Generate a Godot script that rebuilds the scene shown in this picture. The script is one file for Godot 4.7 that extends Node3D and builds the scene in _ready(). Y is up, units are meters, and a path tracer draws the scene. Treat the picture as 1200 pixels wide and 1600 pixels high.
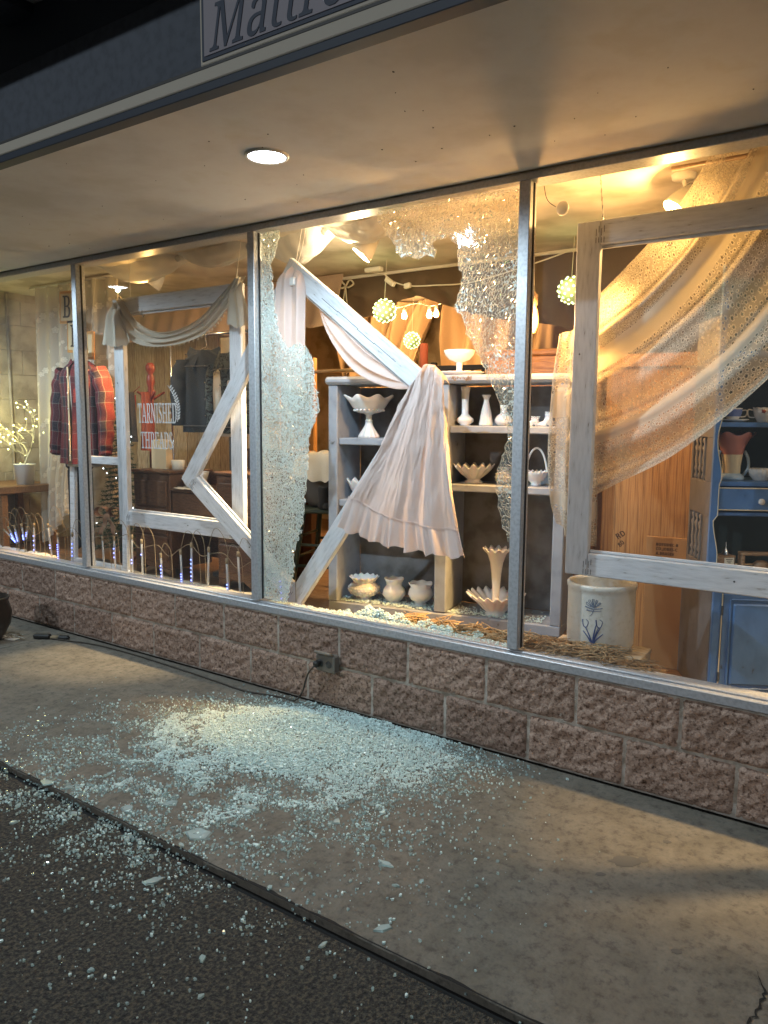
extends Node3D
# Night view of a vintage shop window with one pane smashed: a storefront along x (glass near z = 0, street at +z).

var rng := RandomNumberGenerator.new()
var used := {}
var textures := {}
var M := {}


# ---------------------------------------------------------------- naming
func numbered(called: String) -> String:
	if not used.has(called):
		used[called] = 0
		return called
	used[called] += 1
	return "%s_%03d" % [called, used[called]]


func meta(o: Node3D, label := "", category := "", group := "", kind := "") -> Node3D:
	if label: o.set_meta("label", label)
	if category: o.set_meta("category", category)
	if group: o.set_meta("group", group)
	if kind: o.set_meta("kind", kind)
	return o


func thing(called: String, label: String, category: String, at := Vector3.ZERO, turn := 0.0, group := "") -> Node3D:
	var o := Node3D.new()
	o.name = numbered(called)
	add_child(o)
	o.position = at
	o.rotation.y = turn
	meta(o, label, category, group)
	return o


func obj(called: String, mesh: Mesh, m: Material, parent: Node3D = null, at := Vector3.ZERO, rot := Vector3.ZERO) -> MeshInstance3D:
	var o := MeshInstance3D.new()
	o.mesh = mesh
	o.material_override = m
	if parent == null:
		o.name = numbered(called)
		add_child(o)
	else:
		o.name = called
		parent.add_child(o, true)
	o.position = at
	o.rotation = rot
	return o


func struct(called: String, mesh: Mesh, m: Material, at := Vector3.ZERO) -> MeshInstance3D:
	var o := obj(called, mesh, m, null, at)
	o.set_meta("kind", "structure")
	return o


# ---------------------------------------------------------------- materials
func lin(r: float, g: float, b: float, a := 1.0) -> Color:
	return Color(r, g, b, a).linear_to_srgb()


func ntex(key: String, seed_: int, freq: float, stops: Array, size := 512, oct := 4, type := FastNoiseLite.TYPE_SIMPLEX_SMOOTH, gain := 0.5) -> NoiseTexture2D:
	if textures.has(key): return textures[key]
	var n := FastNoiseLite.new()
	n.seed = seed_
	n.noise_type = type
	n.frequency = freq
	n.fractal_octaves = oct
	n.fractal_gain = gain
	var g := Gradient.new()
	var off := PackedFloat32Array()
	var cols := PackedColorArray()
	for s in stops:
		off.append(s[0])
		cols.append(s[1])
	g.offsets = off
	g.colors = cols
	var t := NoiseTexture2D.new()
	t.width = size
	t.height = size
	t.seamless = true
	t.noise = n
	t.color_ramp = g
	textures[key] = t
	return t


func mat(key: String, col: Color, rough := 0.6, metal := 0.0, spec := 0.5) -> StandardMaterial3D:
	var m := StandardMaterial3D.new()
	m.resource_name = key
	m.albedo_color = col
	m.roughness = rough
	m.metallic = metal
	m.metallic_specular = spec
	M[key] = m
	return m


func tri_map(m: StandardMaterial3D, scale: Vector3, world := false) -> StandardMaterial3D:
	m.uv1_triplanar = true
	m.uv1_world_triplanar = world
	m.uv1_triplanar_sharpness = 6.0
	m.uv1_scale = scale
	return m


func bump(m: StandardMaterial3D, t: Texture2D, cm: float) -> StandardMaterial3D:
	m.heightmap_enabled = true
	m.heightmap_texture = t
	m.heightmap_scale = cm
	return m


func glow(key: String, col: Color, energy: float) -> StandardMaterial3D:
	var m := mat(key, Color(0.9, 0.9, 0.9), 0.5)
	m.emission_enabled = true
	m.emission = col
	m.emission_energy_multiplier = energy
	return m


func g(v: float) -> Color:
	return Color(v, v, v)


func make_materials() -> void:
	var bump_fine := ntex("bump_fine", 11, 0.05, [[0.0, g(0)], [1.0, g(1)]], 512, 4)
	var bump_coarse := ntex("bump_coarse", 12, 0.012, [[0.0, g(0)], [1.0, g(1)]], 512, 5)
	var bump_grain := ntex("bump_grain", 15, 0.12, [[0.0, g(0)], [1.0, g(1)]], 512, 3)
	var cloudy := ntex("cloudy", 21, 0.008, [[0.25, lin(0.62, 0.6, 0.56)], [0.5, lin(0.86, 0.85, 0.83)], [0.75, lin(1, 1, 1)]], 512, 5)
	# ground
	var m := mat("concrete", lin(0.165, 0.148, 0.120), 0.85)
	m.albedo_texture = ntex("concrete_c", 31, 0.03, [[0.2, g(0.74)], [0.42, g(0.92)], [0.7, g(1.0)], [0.9, Color(0.93, 0.91, 0.88)]], 1024, 7, FastNoiseLite.TYPE_PERLIN, 0.72)
	tri_map(m, Vector3(0.9, 0.9, 0.9), true)
	m.detail_enabled = true
	m.detail_blend_mode = BaseMaterial3D.BLEND_MODE_MUL
	m.detail_albedo = ntex("concrete_d", 32, 0.006, [[0.3, Color(0.92, 0.915, 0.905)], [0.5, Color(0.97, 0.965, 0.96)], [0.7, Color(1, 1, 1)]], 1024, 5)
	m.detail_uv_layer = BaseMaterial3D.DETAIL_UV_1
	bump(m, bump_grain, 0.25)
	mat("concrete_stain", lin(0.085, 0.08, 0.07), 0.8)
	m = mat("asphalt", lin(0.095, 0.088, 0.075), 0.85)
	m.albedo_texture = ntex("asphalt_c", 33, 0.06, [[0.25, g(0.25)], [0.45, g(0.55)], [0.6, Color(0.85, 0.82, 0.76)], [0.75, Color(1, 0.95, 0.85)], [0.9, Color(1, 0.9, 0.72)]], 1024, 5, FastNoiseLite.TYPE_PERLIN, 0.75)
	tri_map(m, Vector3(1.3, 1.3, 1.3), true)
	bump(m, ntex("asphalt_b", 34, 0.06, [[0.2, g(0)], [0.8, g(1)]], 1024, 5, FastNoiseLite.TYPE_PERLIN, 0.75), 0.6)
	mat("joint", lin(0.012, 0.011, 0.01), 0.95)
	# split faced block
	var tone := [["block", 0.40, 0.315, 0.265], ["block_dark", 0.34, 0.265, 0.225], ["block_pale", 0.45, 0.355, 0.30]]
	for w in tone:
		m = mat(w[0], lin(w[1], w[2], w[3]), 0.92)
		m.albedo_texture = ntex("block_c", 35, 0.034, [[0.2, Color(0.46, 0.39, 0.35)], [0.34, Color(0.7, 0.63, 0.58)], [0.46, Color(0.86, 0.8, 0.76)], [0.62, Color(1, 0.95, 0.91)], [0.85, Color(0.9, 0.82, 0.77)]], 1024, 7, FastNoiseLite.TYPE_PERLIN, 0.7)
		tri_map(m, Vector3(1.7, 1.7, 1.7), true)
		bump(m, ntex("block_b", 36, 0.02, [[0.15, g(0)], [0.85, g(1)]], 1024, 7, FastNoiseLite.TYPE_PERLIN, 0.72), 0.45)
	m = mat("mortar", lin(0.52, 0.47, 0.41), 0.95)
	m.albedo_texture = cloudy
	tri_map(m, Vector3(3, 3, 3), true)
	bump(m, bump_grain, 0.3)
	# storefront
	m = mat("aluminium", lin(0.46, 0.47, 0.49), 0.45, 0.35)
	m.albedo_texture = ntex("alu_c", 37, 0.05, [[0.2, g(0.9)], [0.5, g(0.97)], [0.8, g(1)]], 512, 5)
	tri_map(m, Vector3(2, 2, 2), true)
	m = mat("gasket", lin(0.02, 0.02, 0.02), 0.8)
	m = mat("soffit", lin(0.63, 0.62, 0.585), 0.9)
	m.albedo_texture = ntex("soffit_c", 38, 0.005, [[0.2, Color(0.94, 0.93, 0.92)], [0.5, Color(0.985, 0.98, 0.98)], [0.7, Color(1, 1, 1)], [0.9, Color(0.97, 0.96, 0.94)]], 1024, 7, FastNoiseLite.TYPE_SIMPLEX_SMOOTH, 0.62)
	tri_map(m, Vector3(0.3, 0.3, 0.3), true)
	bump(m, bump_grain, 0.05)
	m = mat("fascia", lin(0.085, 0.10, 0.125), 0.75)
	m.albedo_texture = ntex("fascia_c", 52, 0.05, [[0.2, g(0.9)], [0.5, g(0.97)], [0.8, g(1)]], 512, 5)
	tri_map(m, Vector3(0.8, 0.8, 0.8), true)
	m = mat("eave_panel", lin(0.62, 0.61, 0.58), 0.8)
	mat("navy", lin(0.03, 0.042, 0.062), 0.6)
	mat("cream_trim", lin(0.50, 0.46, 0.38), 0.7)
	mat("sign_face", lin(0.28, 0.26, 0.29), 0.6)
	mat("sign_navy", lin(0.03, 0.045, 0.075), 0.6)
	m = mat("pane_glass", Color(1, 1, 1, 0.02), 0.01)
	m.transparency = BaseMaterial3D.TRANSPARENCY_ALPHA
	m.metallic_specular = 0.5
	m = mat("crazed_glass", lin(0.62, 0.78, 0.74, 0.10), 0.03)
	m.transparency = BaseMaterial3D.TRANSPARENCY_ALPHA
	m = mat("frosted_cells", lin(0.74, 0.86, 0.81, 0.50), 0.06)
	m.transparency = BaseMaterial3D.TRANSPARENCY_ALPHA
	m = mat("fracture_dense", lin(0.80, 0.88, 0.85, 0.60), 0.12, 0.0, 0.8)
	m.transparency = BaseMaterial3D.TRANSPARENCY_ALPHA
	m = mat("fracture", lin(0.78, 0.79, 0.70, 0.52), 0.12, 0.0, 0.8)
	m.transparency = BaseMaterial3D.TRANSPARENCY_ALPHA
	for w in [["crumb_glass", 0.82, 0.10], ["crumb_clear", 0.30, 0.10], ["shard_glass", 0.34, 0.06]]:
		m = mat(w[0], lin(0.78, 0.96, 0.94, w[1]), w[2], 0.0, 0.7)
		m.refraction_enabled = true
		m.refraction_scale = 0.05
		m.transparency = BaseMaterial3D.TRANSPARENCY_ALPHA
	m = mat("window_print", lin(0.60, 0.62, 0.63, 0.75), 0.7)
	m.transparency = BaseMaterial3D.TRANSPARENCY_ALPHA
	# interior shell
	m = mat("ceiling_paint", lin(0.66, 0.62, 0.55), 0.9)
	m.albedo_texture = cloudy
	tri_map(m, Vector3(0.5, 0.5, 0.5), true)
	m = mat("wall_paint", lin(0.52, 0.46, 0.36), 0.9)
	m.albedo_texture = cloudy
	tri_map(m, Vector3(0.8, 0.8, 0.8), true)
	bump(m, bump_grain, 0.2)
	var grain := ntex("grain", 41, 0.018, [[0.15, Color(0.74, 0.70, 0.66)], [0.4, Color(0.9, 0.88, 0.86)], [0.6, Color(1, 1, 1)], [0.9, Color(0.84, 0.8, 0.76)]], 512, 5)
	for w in [["wood_floor", 0.20, 0.125, 0.07, 0.6, Vector3(0.6, 6, 6)], ["wood_dark", 0.105, 0.05, 0.024, 0.42, Vector3(1.2, 8, 8)], ["wood_orange", 0.52, 0.235, 0.065, 0.45, Vector3(0.7, 7, 7)],
			["wood_tan", 0.46, 0.245, 0.085, 0.5, Vector3(9, 0.25, 9)], ["wood_red", 0.27, 0.05, 0.03, 0.35, Vector3(7, 1, 7)], ["wood_toy", 0.30, 0.19, 0.105, 0.6, Vector3(3, 14, 14)],
			["wood_pale", 0.55, 0.47, 0.34, 0.6, Vector3(1, 9, 9)], ["board_cream", 0.58, 0.47, 0.32, 0.7, Vector3(8, 0.6, 8)], ["board_tan", 0.50, 0.38, 0.24, 0.7, Vector3(8, 0.6, 8)], ["wood_table", 0.24, 0.13, 0.06, 0.5, Vector3(1, 8, 8)]]:
		m = mat(w[0], lin(w[1], w[2], w[3]), w[4])
		m.albedo_texture = grain
		tri_map(m, w[5])
		bump(m, bump_fine, 0.08)
	var paint := ntex("paint_wear", 42, 0.02, [[0.10, Color(0.6, 0.57, 0.52)], [0.17, Color(0.9, 0.9, 0.9)], [0.5, Color(0.97, 0.97, 0.97)], [0.85, Color(1, 1, 1)]], 512, 6)
	for w in [["white_wood", Vector3(0.8, 5.0, 5.0)], ["white_wood_upright", Vector3(5.0, 0.8, 5.0)]]:
		m = mat(w[0], lin(0.62, 0.635, 0.66), 0.5)
		m.albedo_texture = paint
		tri_map(m, w[1])
		bump(m, bump_fine, 0.05)
	m = mat("grey_paint", lin(0.33, 0.365, 0.42), 0.5)
	m.albedo_texture = paint
	tri_map(m, Vector3(0.8, 0.8, 0.8))
	bump(m, bump_fine, 0.06)
	m = mat("case_back", lin(0.19, 0.195, 0.205), 0.75)
	m.albedo_texture = cloudy
	tri_map(m, Vector3(1.5, 1.5, 1.5))
	m = mat("blue_paint", lin(0.08, 0.185, 0.40), 0.4)
	m.albedo_texture = paint
	tri_map(m, Vector3(1.2, 0.8, 1.2))
	bump(m, bump_fine, 0.05)
	m = mat("blue_side", lin(0.15, 0.145, 0.145), 0.5)
	m.albedo_texture = paint
	tri_map(m, Vector3(1.2, 0.8, 1.2))
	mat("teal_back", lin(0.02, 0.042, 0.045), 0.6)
	mat("gold_edge", lin(0.60, 0.52, 0.36), 0.5)
	mat("spindle_grey", lin(0.24, 0.22, 0.20), 0.4)
	mat("green_paint", lin(0.02, 0.038, 0.03), 0.5)
	# ceramics
	m = mat("milk_glass", lin(0.78, 0.78, 0.77), 0.12)
	m.subsurf_scatter_enabled = true
	m.subsurf_scatter_strength = 0.12
	m = mat("crock", lin(0.66, 0.66, 0.61), 0.3)
	m.albedo_texture = ntex("crock_c", 43, 0.03, [[0.08, Color(0.9, 0.88, 0.84)], [0.3, Color(0.98, 0.98, 0.97)], [0.8, Color(1, 1, 1)]], 512, 5)
	tri_map(m, Vector3(2, 2, 2))
	mat("cobalt", lin(0.035, 0.065, 0.20), 0.35)
	mat("cobalt_grey", lin(0.16, 0.20, 0.27), 0.4)
	mat("china", lin(0.70, 0.69, 0.66), 0.2)
	mat("china_blue", lin(0.15, 0.2, 0.42), 0.25)
	mat("china_red", lin(0.35, 0.08, 0.05), 0.3)
	mat("vase_pink", lin(0.45, 0.17, 0.13), 0.35)
	mat("vase_cream", lin(0.66, 0.55, 0.36), 0.35)
	mat("vase_blue", lin(0.34, 0.45, 0.55), 0.35)
	mat("tin_white", lin(0.62, 0.64, 0.64), 0.45, 0.2)
	# cloth
	var weave := ntex("weave", 44, 0.16, [[0.0, g(0.78)], [0.5, g(0.95)], [1.0, g(1)]], 512, 2)
	for w in [["scarf_pink", 0.86, 0.72, 0.67, 0.9, 0.55], ["cloth_cream", 0.66, 0.61, 0.50, 0.95, 0.5], ["sheer_white", 0.72, 0.73, 0.72, 0.72, 0.6], ["drape_brown", 0.155, 0.115, 0.085, 1.0, 0.0],
			["burlap", 0.34, 0.255, 0.17, 1.0, 0.25], ["denim", 0.028, 0.034, 0.038, 1.0, 0.0], ["camo", 0.085, 0.095, 0.09, 1.0, 0.0], ["cloth_grey", 0.14, 0.13, 0.12, 1.0, 0.0], ["cloth_orange", 0.42, 0.10, 0.045, 1.0, 0.0],
			["cloth_red", 0.30, 0.03, 0.03, 1.0, 0.0], ["black_cloth", 0.012, 0.012, 0.013, 1.0, 0.0], ["floor_cloth", 0.55, 0.50, 0.40, 1.0, 0.0], ["pink_valance", 0.55, 0.42, 0.34, 1.0, 0.3], ["crochet", 0.36, 0.34, 0.31, 1.0, 0.0]]:
		m = mat(w[0], lin(w[1], w[2], w[3], w[4]), 0.92)
		m.albedo_texture = weave
		m.uv1_scale = Vector3(3, 3, 3)
		bump(m, bump_grain, 0.12)
		if w[4] < 1.0: m.transparency = BaseMaterial3D.TRANSPARENCY_ALPHA
		if w[5] > 0.0:
			m.backlight_enabled = true
			m.backlight = Color(w[5], w[5], w[5])
		m.cull_mode = BaseMaterial3D.CULL_DISABLED
	M.camo.albedo_texture = ntex("camo_c", 45, 0.02, [[0.3, g(0.3)], [0.42, g(0.45)], [0.5, Color(0.95, 1, 0.98)], [0.7, Color(0.7, 0.75, 0.72)]], 512, 2, FastNoiseLite.TYPE_PERLIN)
	M.camo.uv1_scale = Vector3(1, 1, 1)
	M.crochet.albedo_texture = ntex("crochet_c", 46, 0.08, [[0.3, g(0.3)], [0.5, g(0.8)], [0.8, g(1)]], 256, 2, FastNoiseLite.TYPE_CELLULAR)
	m = mat("lace", lin(0.72, 0.64, 0.50), 0.95)
	m.albedo_texture = lace_texture(1)
	m.transparency = BaseMaterial3D.TRANSPARENCY_ALPHA
	m.backlight_enabled = true
	m.backlight = Color(0.7, 0.7, 0.7)
	m.cull_mode = BaseMaterial3D.CULL_DISABLED
	m = mat("net_curtain", lin(0.70, 0.66, 0.56), 0.95)
	m.albedo_texture = lace_texture(2)
	m.transparency = BaseMaterial3D.TRANSPARENCY_ALPHA
	m.backlight_enabled = true
	m.backlight = Color(0.6, 0.6, 0.6)
	m.cull_mode = BaseMaterial3D.CULL_DISABLED
	m = mat("plaid", Color(1, 1, 1), 0.95)
	m.albedo_texture = plaid_texture()
	bump(m, bump_grain, 0.1)
	# odds and ends
	mat("white_plastic", lin(0.70, 0.69, 0.66), 0.4)
	mat("black_plastic", lin(0.014, 0.014, 0.014), 0.45)
	mat("dark_grey", lin(0.06, 0.06, 0.058), 0.6)
	mat("outlet_grey", lin(0.17, 0.155, 0.135), 0.5, 0.3)
	mat("cord_brown", lin(0.05, 0.04, 0.03), 0.6)
	mat("string_white", lin(0.62, 0.60, 0.55), 0.9)
	mat("wire_brown", lin(0.22, 0.17, 0.10), 0.7)
	mat("steel", lin(0.55, 0.55, 0.55), 0.25, 1.0)
	mat("straw", lin(0.40, 0.28, 0.15), 0.85)
	mat("straw_dark", lin(0.25, 0.16, 0.08), 0.9)
	mat("pine", lin(0.026, 0.06, 0.032), 0.8)
	mat("bark", lin(0.10, 0.07, 0.045), 0.9)
	mat("branch_white", lin(0.50, 0.47, 0.36), 0.7)
	mat("ink", lin(0.05, 0.025, 0.012), 0.8)
	mat("cardboard", lin(0.40, 0.22, 0.085), 0.85)
	mat("paper", lin(0.66, 0.62, 0.5), 0.85)
	mat("kraft", lin(0.56, 0.42, 0.24), 0.9)
	mat("burlap_brown", lin(0.19, 0.10, 0.055), 0.95)
	mat("leather", lin(0.075, 0.03, 0.014), 0.4)
	mat("plate_orange", lin(0.55, 0.26, 0.07), 0.6)
	mat("plate_face", lin(0.62, 0.47, 0.28), 0.7)
	mat("pottery_dark", lin(0.02, 0.016, 0.014), 0.3)
	mat("snow_fibre", lin(0.72, 0.70, 0.66), 1.0)
	m = mat("tube_clear", lin(0.6, 0.62, 0.62, 0.4), 0.3)
	m.transparency = BaseMaterial3D.TRANSPARENCY_ALPHA
	m = mat("bulb_glass", lin(1, 0.85, 0.6, 0.12), 0.05)
	m.transparency = BaseMaterial3D.TRANSPARENCY_ALPHA
	glow("led_disc", Color(0.93, 0.97, 1.0), 30.0)
	glow("spot_face", Color(1.0, 0.90, 0.70), 11.0)
	glow("spot_face_cool", Color(0.85, 0.93, 1.0), 11.0)
	glow("filament", Color(1.0, 0.60, 0.20), 5.0)
	glow("led_blue", Color(0.35, 0.45, 1.0), 5.0)
	glow("fairy_warm", Color(0.95, 1.0, 0.62), 7.0)
	glow("fairy_white", Color(0.95, 0.98, 1.0), 6.0)
	glow("ball_led", Color(0.92, 1.0, 0.70), 3.0)
	m = mat("ball_green", lin(0.42, 0.48, 0.30, 0.85), 0.4)
	m.emission_enabled = true
	m.emission = Color(0.62, 0.75, 0.42)
	m.emission_energy_multiplier = 0.35


func lace_texture(kind: int) -> ImageTexture:
	var n := 384
	var im := Image.create(n, n, false, Image.FORMAT_RGBA8)
	var r := RandomNumberGenerator.new()
	r.seed = 77 + kind
	im.fill(Color(1, 1, 1, 0.62 if kind == 1 else 0.55))
	if kind == 1:
		# open ground in the lace bands, fine net between them
		for y in n:
			for x in n:
				if y < n * 0.78: im.set_pixel(x, y, Color(1, 1, 1, 0.50))
				elif (x % 4 < 2) != (y % 4 < 2): im.set_pixel(x, y, Color(1, 1, 1, 0.86))
	var spots := []
	for k in (1500 if kind == 1 else 26):
		var rr := r.randf_range(6, 11) if kind == 1 else r.randf_range(14, 26)
		var c := Vector2(r.randf() * n, r.randf() * n * (0.78 if kind == 1 else 1.0))
		var ok := true
		for q in spots:
			if c.distance_to(q[0]) < (rr + q[1]) * 0.86:
				ok = false
				break
		if ok: spots.append([c, rr])
	for q in spots:
		var c: Vector2 = q[0]
		var rr: float = q[1]
		var petals := r.randi_range(5, 7)
		var ph0 := r.randf() * TAU
		for dy in range(-int(rr) - 2, int(rr) + 3):
			for dx in range(-int(rr) - 2, int(rr) + 3):
				var d := Vector2(dx, dy).length()
				var w := rr * (0.86 + 0.14 * cos(petals * atan2(dy, dx) + ph0))
				if d > w: continue
				var a := 0.96 if d > w - 3.2 or (kind == 2 and d < rr * 0.24) else (0.2 if kind == 1 else 0.82)
				im.set_pixel(posmod(int(c.x) + dx, n), posmod(int(c.y) + dy, n), Color(1, 1, 1, a))
	return ImageTexture.create_from_image(im)


func plaid_texture() -> ImageTexture:
	var n := 256
	var im := Image.create(n, n, false, Image.FORMAT_RGBA8)
	var band := func(t: int) -> int:
		if t < 84: return 0
		if t < 92: return 2
		if t < 100: return 1
		if t < 168: return 1
		if t < 174: return 3
		if t < 180: return 1
		if t < 188: return 2
		return 0
	var cols := [Color(0.13, 0.013, 0.016), Color(0.02, 0.011, 0.018), Color(0.2, 0.17, 0.15), Color(0.035, 0.035, 0.055)]
	for y in n:
		for x in n:
			var c: Color = cols[band.call(x)].lerp(cols[band.call(y)], 0.5)
			if (x + y) % 4 < 2: c = c.lerp(cols[band.call(x)], 0.35)
			im.set_pixel(x, y, c.linear_to_srgb())
	return ImageTexture.create_from_image(im)


# ---------------------------------------------------------------- mesh helpers
func begin(smooth := false) -> SurfaceTool:
	var st := SurfaceTool.new()
	st.begin(Mesh.PRIMITIVE_TRIANGLES)
	st.set_smooth_group(0 if smooth else -1)
	return st


func done(st: SurfaceTool) -> ArrayMesh:
	st.generate_normals()
	return st.commit()


func tri(st: SurfaceTool, a: Vector3, b: Vector3, c: Vector3) -> void:
	st.add_vertex(a)
	st.add_vertex(b)
	st.add_vertex(c)


# a triangle whose front looks away from the given inside point
func tri_out(st: SurfaceTool, a: Vector3, b: Vector3, c: Vector3, inside: Vector3) -> void:
	if (a - c).cross(a - b).dot((a + b + c) / 3.0 - inside) < 0.0: tri(st, a, c, b)
	else: tri(st, a, b, c)


func quad_out(st: SurfaceTool, a: Vector3, b: Vector3, c: Vector3, d: Vector3, inside: Vector3) -> void:
	tri_out(st, a, b, c, inside)
	tri_out(st, a, c, d, inside)


# box with chamfered edges
func add_box(st: SurfaceTool, size: Vector3, at := Vector3.ZERO, bev := 0.003, basis := Basis.IDENTITY) -> void:
	var h := size / 2.0
	bev = minf(bev, minf(h.x, minf(h.y, h.z)) * 0.9)
	var p := func(s: Vector3, axis: int) -> Vector3:
		var v := h * s
		for k in 3:
			if k != axis: v[k] -= bev * s[k]
		return at + basis * v
	for a in 3:
		var b := (a + 1) % 3
		var c := (a + 2) % 3
		for sa in [-1.0, 1.0]:
			var q := []
			for k in [[-1.0, -1.0], [1.0, -1.0], [1.0, 1.0], [-1.0, 1.0]]:
				var s := Vector3.ZERO
				s[a] = sa
				s[b] = k[0]
				s[c] = k[1]
				q.append(p.call(s, a))
			quad_out(st, q[0], q[1], q[2], q[3], at)
			for sb in [-1.0, 1.0]:
				var s1 := Vector3.ZERO
				s1[a] = sa
				s1[b] = sb
				s1[c] = -1.0
				var s2 := s1
				s2[c] = 1.0
				quad_out(st, p.call(s1, a), p.call(s2, a), p.call(s2, b), p.call(s1, b), at)
	for x in [-1.0, 1.0]:
		for y in [-1.0, 1.0]:
			for z in [-1.0, 1.0]:
				var s := Vector3(x, y, z)
				tri_out(st, p.call(s, 0), p.call(s, 1), p.call(s, 2), at)


func box(size: Vector3, bev := 0.003, at := Vector3.ZERO) -> ArrayMesh:
	var st := begin()
	add_box(st, size, at, bev)
	return done(st)


# profile: [r, y] or [r, y, ripple_r, ripple_y]; n = number of ripples
func lathe(profile: Array, segs := 32, n := 0, squash := 1.0) -> ArrayMesh:
	var st := begin(true)
	add_lathe(st, profile, segs, n, squash)
	return done(st)


func add_lathe(st: SurfaceTool, profile: Array, segs := 32, n := 0, squash := 1.0, at := Vector3.ZERO, basis := Basis.IDENTITY) -> void:
	var ring := func(k: int, i: int) -> Vector3:
		var e: Array = profile[k]
		var ph := TAU * (i % segs) / segs
		var rr: float = e[0]
		var yy: float = e[1]
		if e.size() > 2:
			rr *= 1.0 + e[2] * cos(n * ph)
			yy += e[3] * cos(n * ph)
		return at + basis * Vector3(rr * cos(ph), yy, rr * sin(ph) * squash)
	for k in profile.size() - 1:
		for i in segs:
			var a: Vector3 = ring.call(k, i)
			var b: Vector3 = ring.call(k, i + 1)
			var c: Vector3 = ring.call(k + 1, i + 1)
			var d: Vector3 = ring.call(k + 1, i)
			if profile[k][0] > 0.0005: tri(st, a, b, c)
			if profile[k + 1][0] > 0.0005: tri(st, a, c, d)


func add_tube(st: SurfaceTool, pts: Array, r: float, segs := 8, r_end := -1.0) -> void:
	if r_end < 0.0: r_end = r
	var rings := []
	var up := Vector3(0.13, 0.98, 0.21)
	for i in pts.size():
		var t: Vector3 = (pts[mini(i + 1, pts.size() - 1)] - pts[maxi(i - 1, 0)]).normalized()
		if absf(t.dot(up)) > 0.95: up = Vector3(0.9, 0.1, 0.3)
		var x := up.cross(t).normalized()
		var y := t.cross(x).normalized()
		up = y
		var rr := lerpf(r, r_end, float(i) / maxi(1, pts.size() - 1))
		var ring := []
		for k in segs:
			var ph := TAU * k / segs
			ring.append(pts[i] + (x * cos(ph) + y * sin(ph)) * rr)
		rings.append(ring)
	for i in pts.size() - 1:
		var mid: Vector3 = (pts[i] + pts[i + 1]) / 2.0
		for k in segs:
			var l := (k + 1) % segs
			quad_out(st, rings[i][k], rings[i][l], rings[i + 1][l], rings[i + 1][k], mid)
	for k in range(1, segs - 1):
		tri_out(st, rings[0][0], rings[0][k], rings[0][k + 1], pts[1])
		tri_out(st, rings[-1][0], rings[-1][k], rings[-1][k + 1], pts[-2])


func tube(pts: Array, r: float, segs := 8, r_end := -1.0) -> ArrayMesh:
	var st := begin(true)
	add_tube(st, pts, r, segs, r_end)
	return done(st)


func ball(r: float, segs := 16) -> SphereMesh:
	var s := SphereMesh.new()
	s.radius = r
	s.height = 2.0 * r
	s.radial_segments = segs
	s.rings = segs / 2
	return s


# outline in x, y; thickness along z, front face at z = 0
func prism(poly: Array, depth: float, z := 0.0) -> ArrayMesh:
	var st := begin()
	add_prism(st, poly, depth, z)
	return done(st)


func add_prism(st: SurfaceTool, poly: Array, depth: float, z := 0.0, basis := Basis.IDENTITY, at := Vector3.ZERO) -> void:
	var pp := PackedVector2Array(poly)
	if Geometry2D.is_polygon_clockwise(pp): pp.reverse()
	var idx := Geometry2D.triangulate_polygon(pp)
	var v := func(q: Vector2, zz: float) -> Vector3: return at + basis * Vector3(q.x, q.y, zz)
	for i in range(0, idx.size(), 3):
		var a := pp[idx[i]]
		var b := pp[idx[i + 1]]
		var c := pp[idx[i + 2]]
		var m := (a + b + c) / 3.0
		tri_out(st, v.call(a, z), v.call(b, z), v.call(c, z), v.call(m, z - 1.0))
		tri_out(st, v.call(a, z - depth), v.call(b, z - depth), v.call(c, z - depth), v.call(m, z + 1.0))
	for i in pp.size():
		var a := pp[i]
		var b := pp[(i + 1) % pp.size()]
		var nrm := Vector2((b - a).y, -(b - a).x)
		var inn := (a + b) / 2.0 - nrm
		quad_out(st, v.call(a, z), v.call(b, z), v.call(b, z - depth), v.call(a, z - depth), v.call(inn, z - depth / 2.0))


func cr(a: Vector3, b: Vector3, c: Vector3, d: Vector3, t: float) -> Vector3:
	return b.cubic_interpolate(c, a, d, t)


func along(pts: Array, t: float) -> Vector3:
	var n := pts.size() - 1
	var f := clampf(t, 0.0, 1.0) * n
	var i := mini(int(f), n - 1)
	return cr(pts[maxi(i - 1, 0)], pts[i], pts[i + 1], pts[mini(i + 2, n)], f - i)


func curve(pts: Array, n: int) -> Array:
	var r := []
	for i in n + 1: r.append(along(pts, float(i) / n))
	return r


# cloth through a grid of control points, with folds added by fold.call(u, v) -> offset
func drape(rows: Array, nu: int, nv: int, fold = null, uvs := Vector2(1, 1)) -> ArrayMesh:
	var st := begin(true)
	var P := []
	for j in nv + 1:
		var v := float(j) / nv
		var line := []
		for i in nu + 1:
			var u := float(i) / nu
			var col := []
			for r in rows: col.append(along(r, u))
			var p := along(col, v)
			if fold != null: p += fold.call(u, v)
			line.append(p)
		P.append(line)
	for j in nv:
		for i in nu:
			for k in [[0, 0], [1, 0], [1, 1], [0, 0], [1, 1], [0, 1]]:
				st.set_uv(Vector2(float(i + k[0]) / nu * uvs.x, float(j + k[1]) / nv * uvs.y))
				st.add_vertex(P[j + k[1]][i + k[0]])
	return done(st)


func lettering(txt: String, height: float, depth: float, bold := false, serif := true) -> TextMesh:
	var t := TextMesh.new()
	var f := SystemFont.new()
	f.font_names = PackedStringArray(["Droid Serif" if serif else "Droid Sans"])
	if bold: f.font_weight = 700
	t.font = f
	t.text = txt
	t.font_size = 64
	t.pixel_size = height / 46.0
	t.depth = depth
	t.curve_step = 2.0
	return t


func xf(m: Mesh, t: Transform3D) -> ArrayMesh:
	var st := SurfaceTool.new()
	st.begin(Mesh.PRIMITIVE_TRIANGLES)
	st.append_from(m, 0, t)
	return st.commit()


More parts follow.
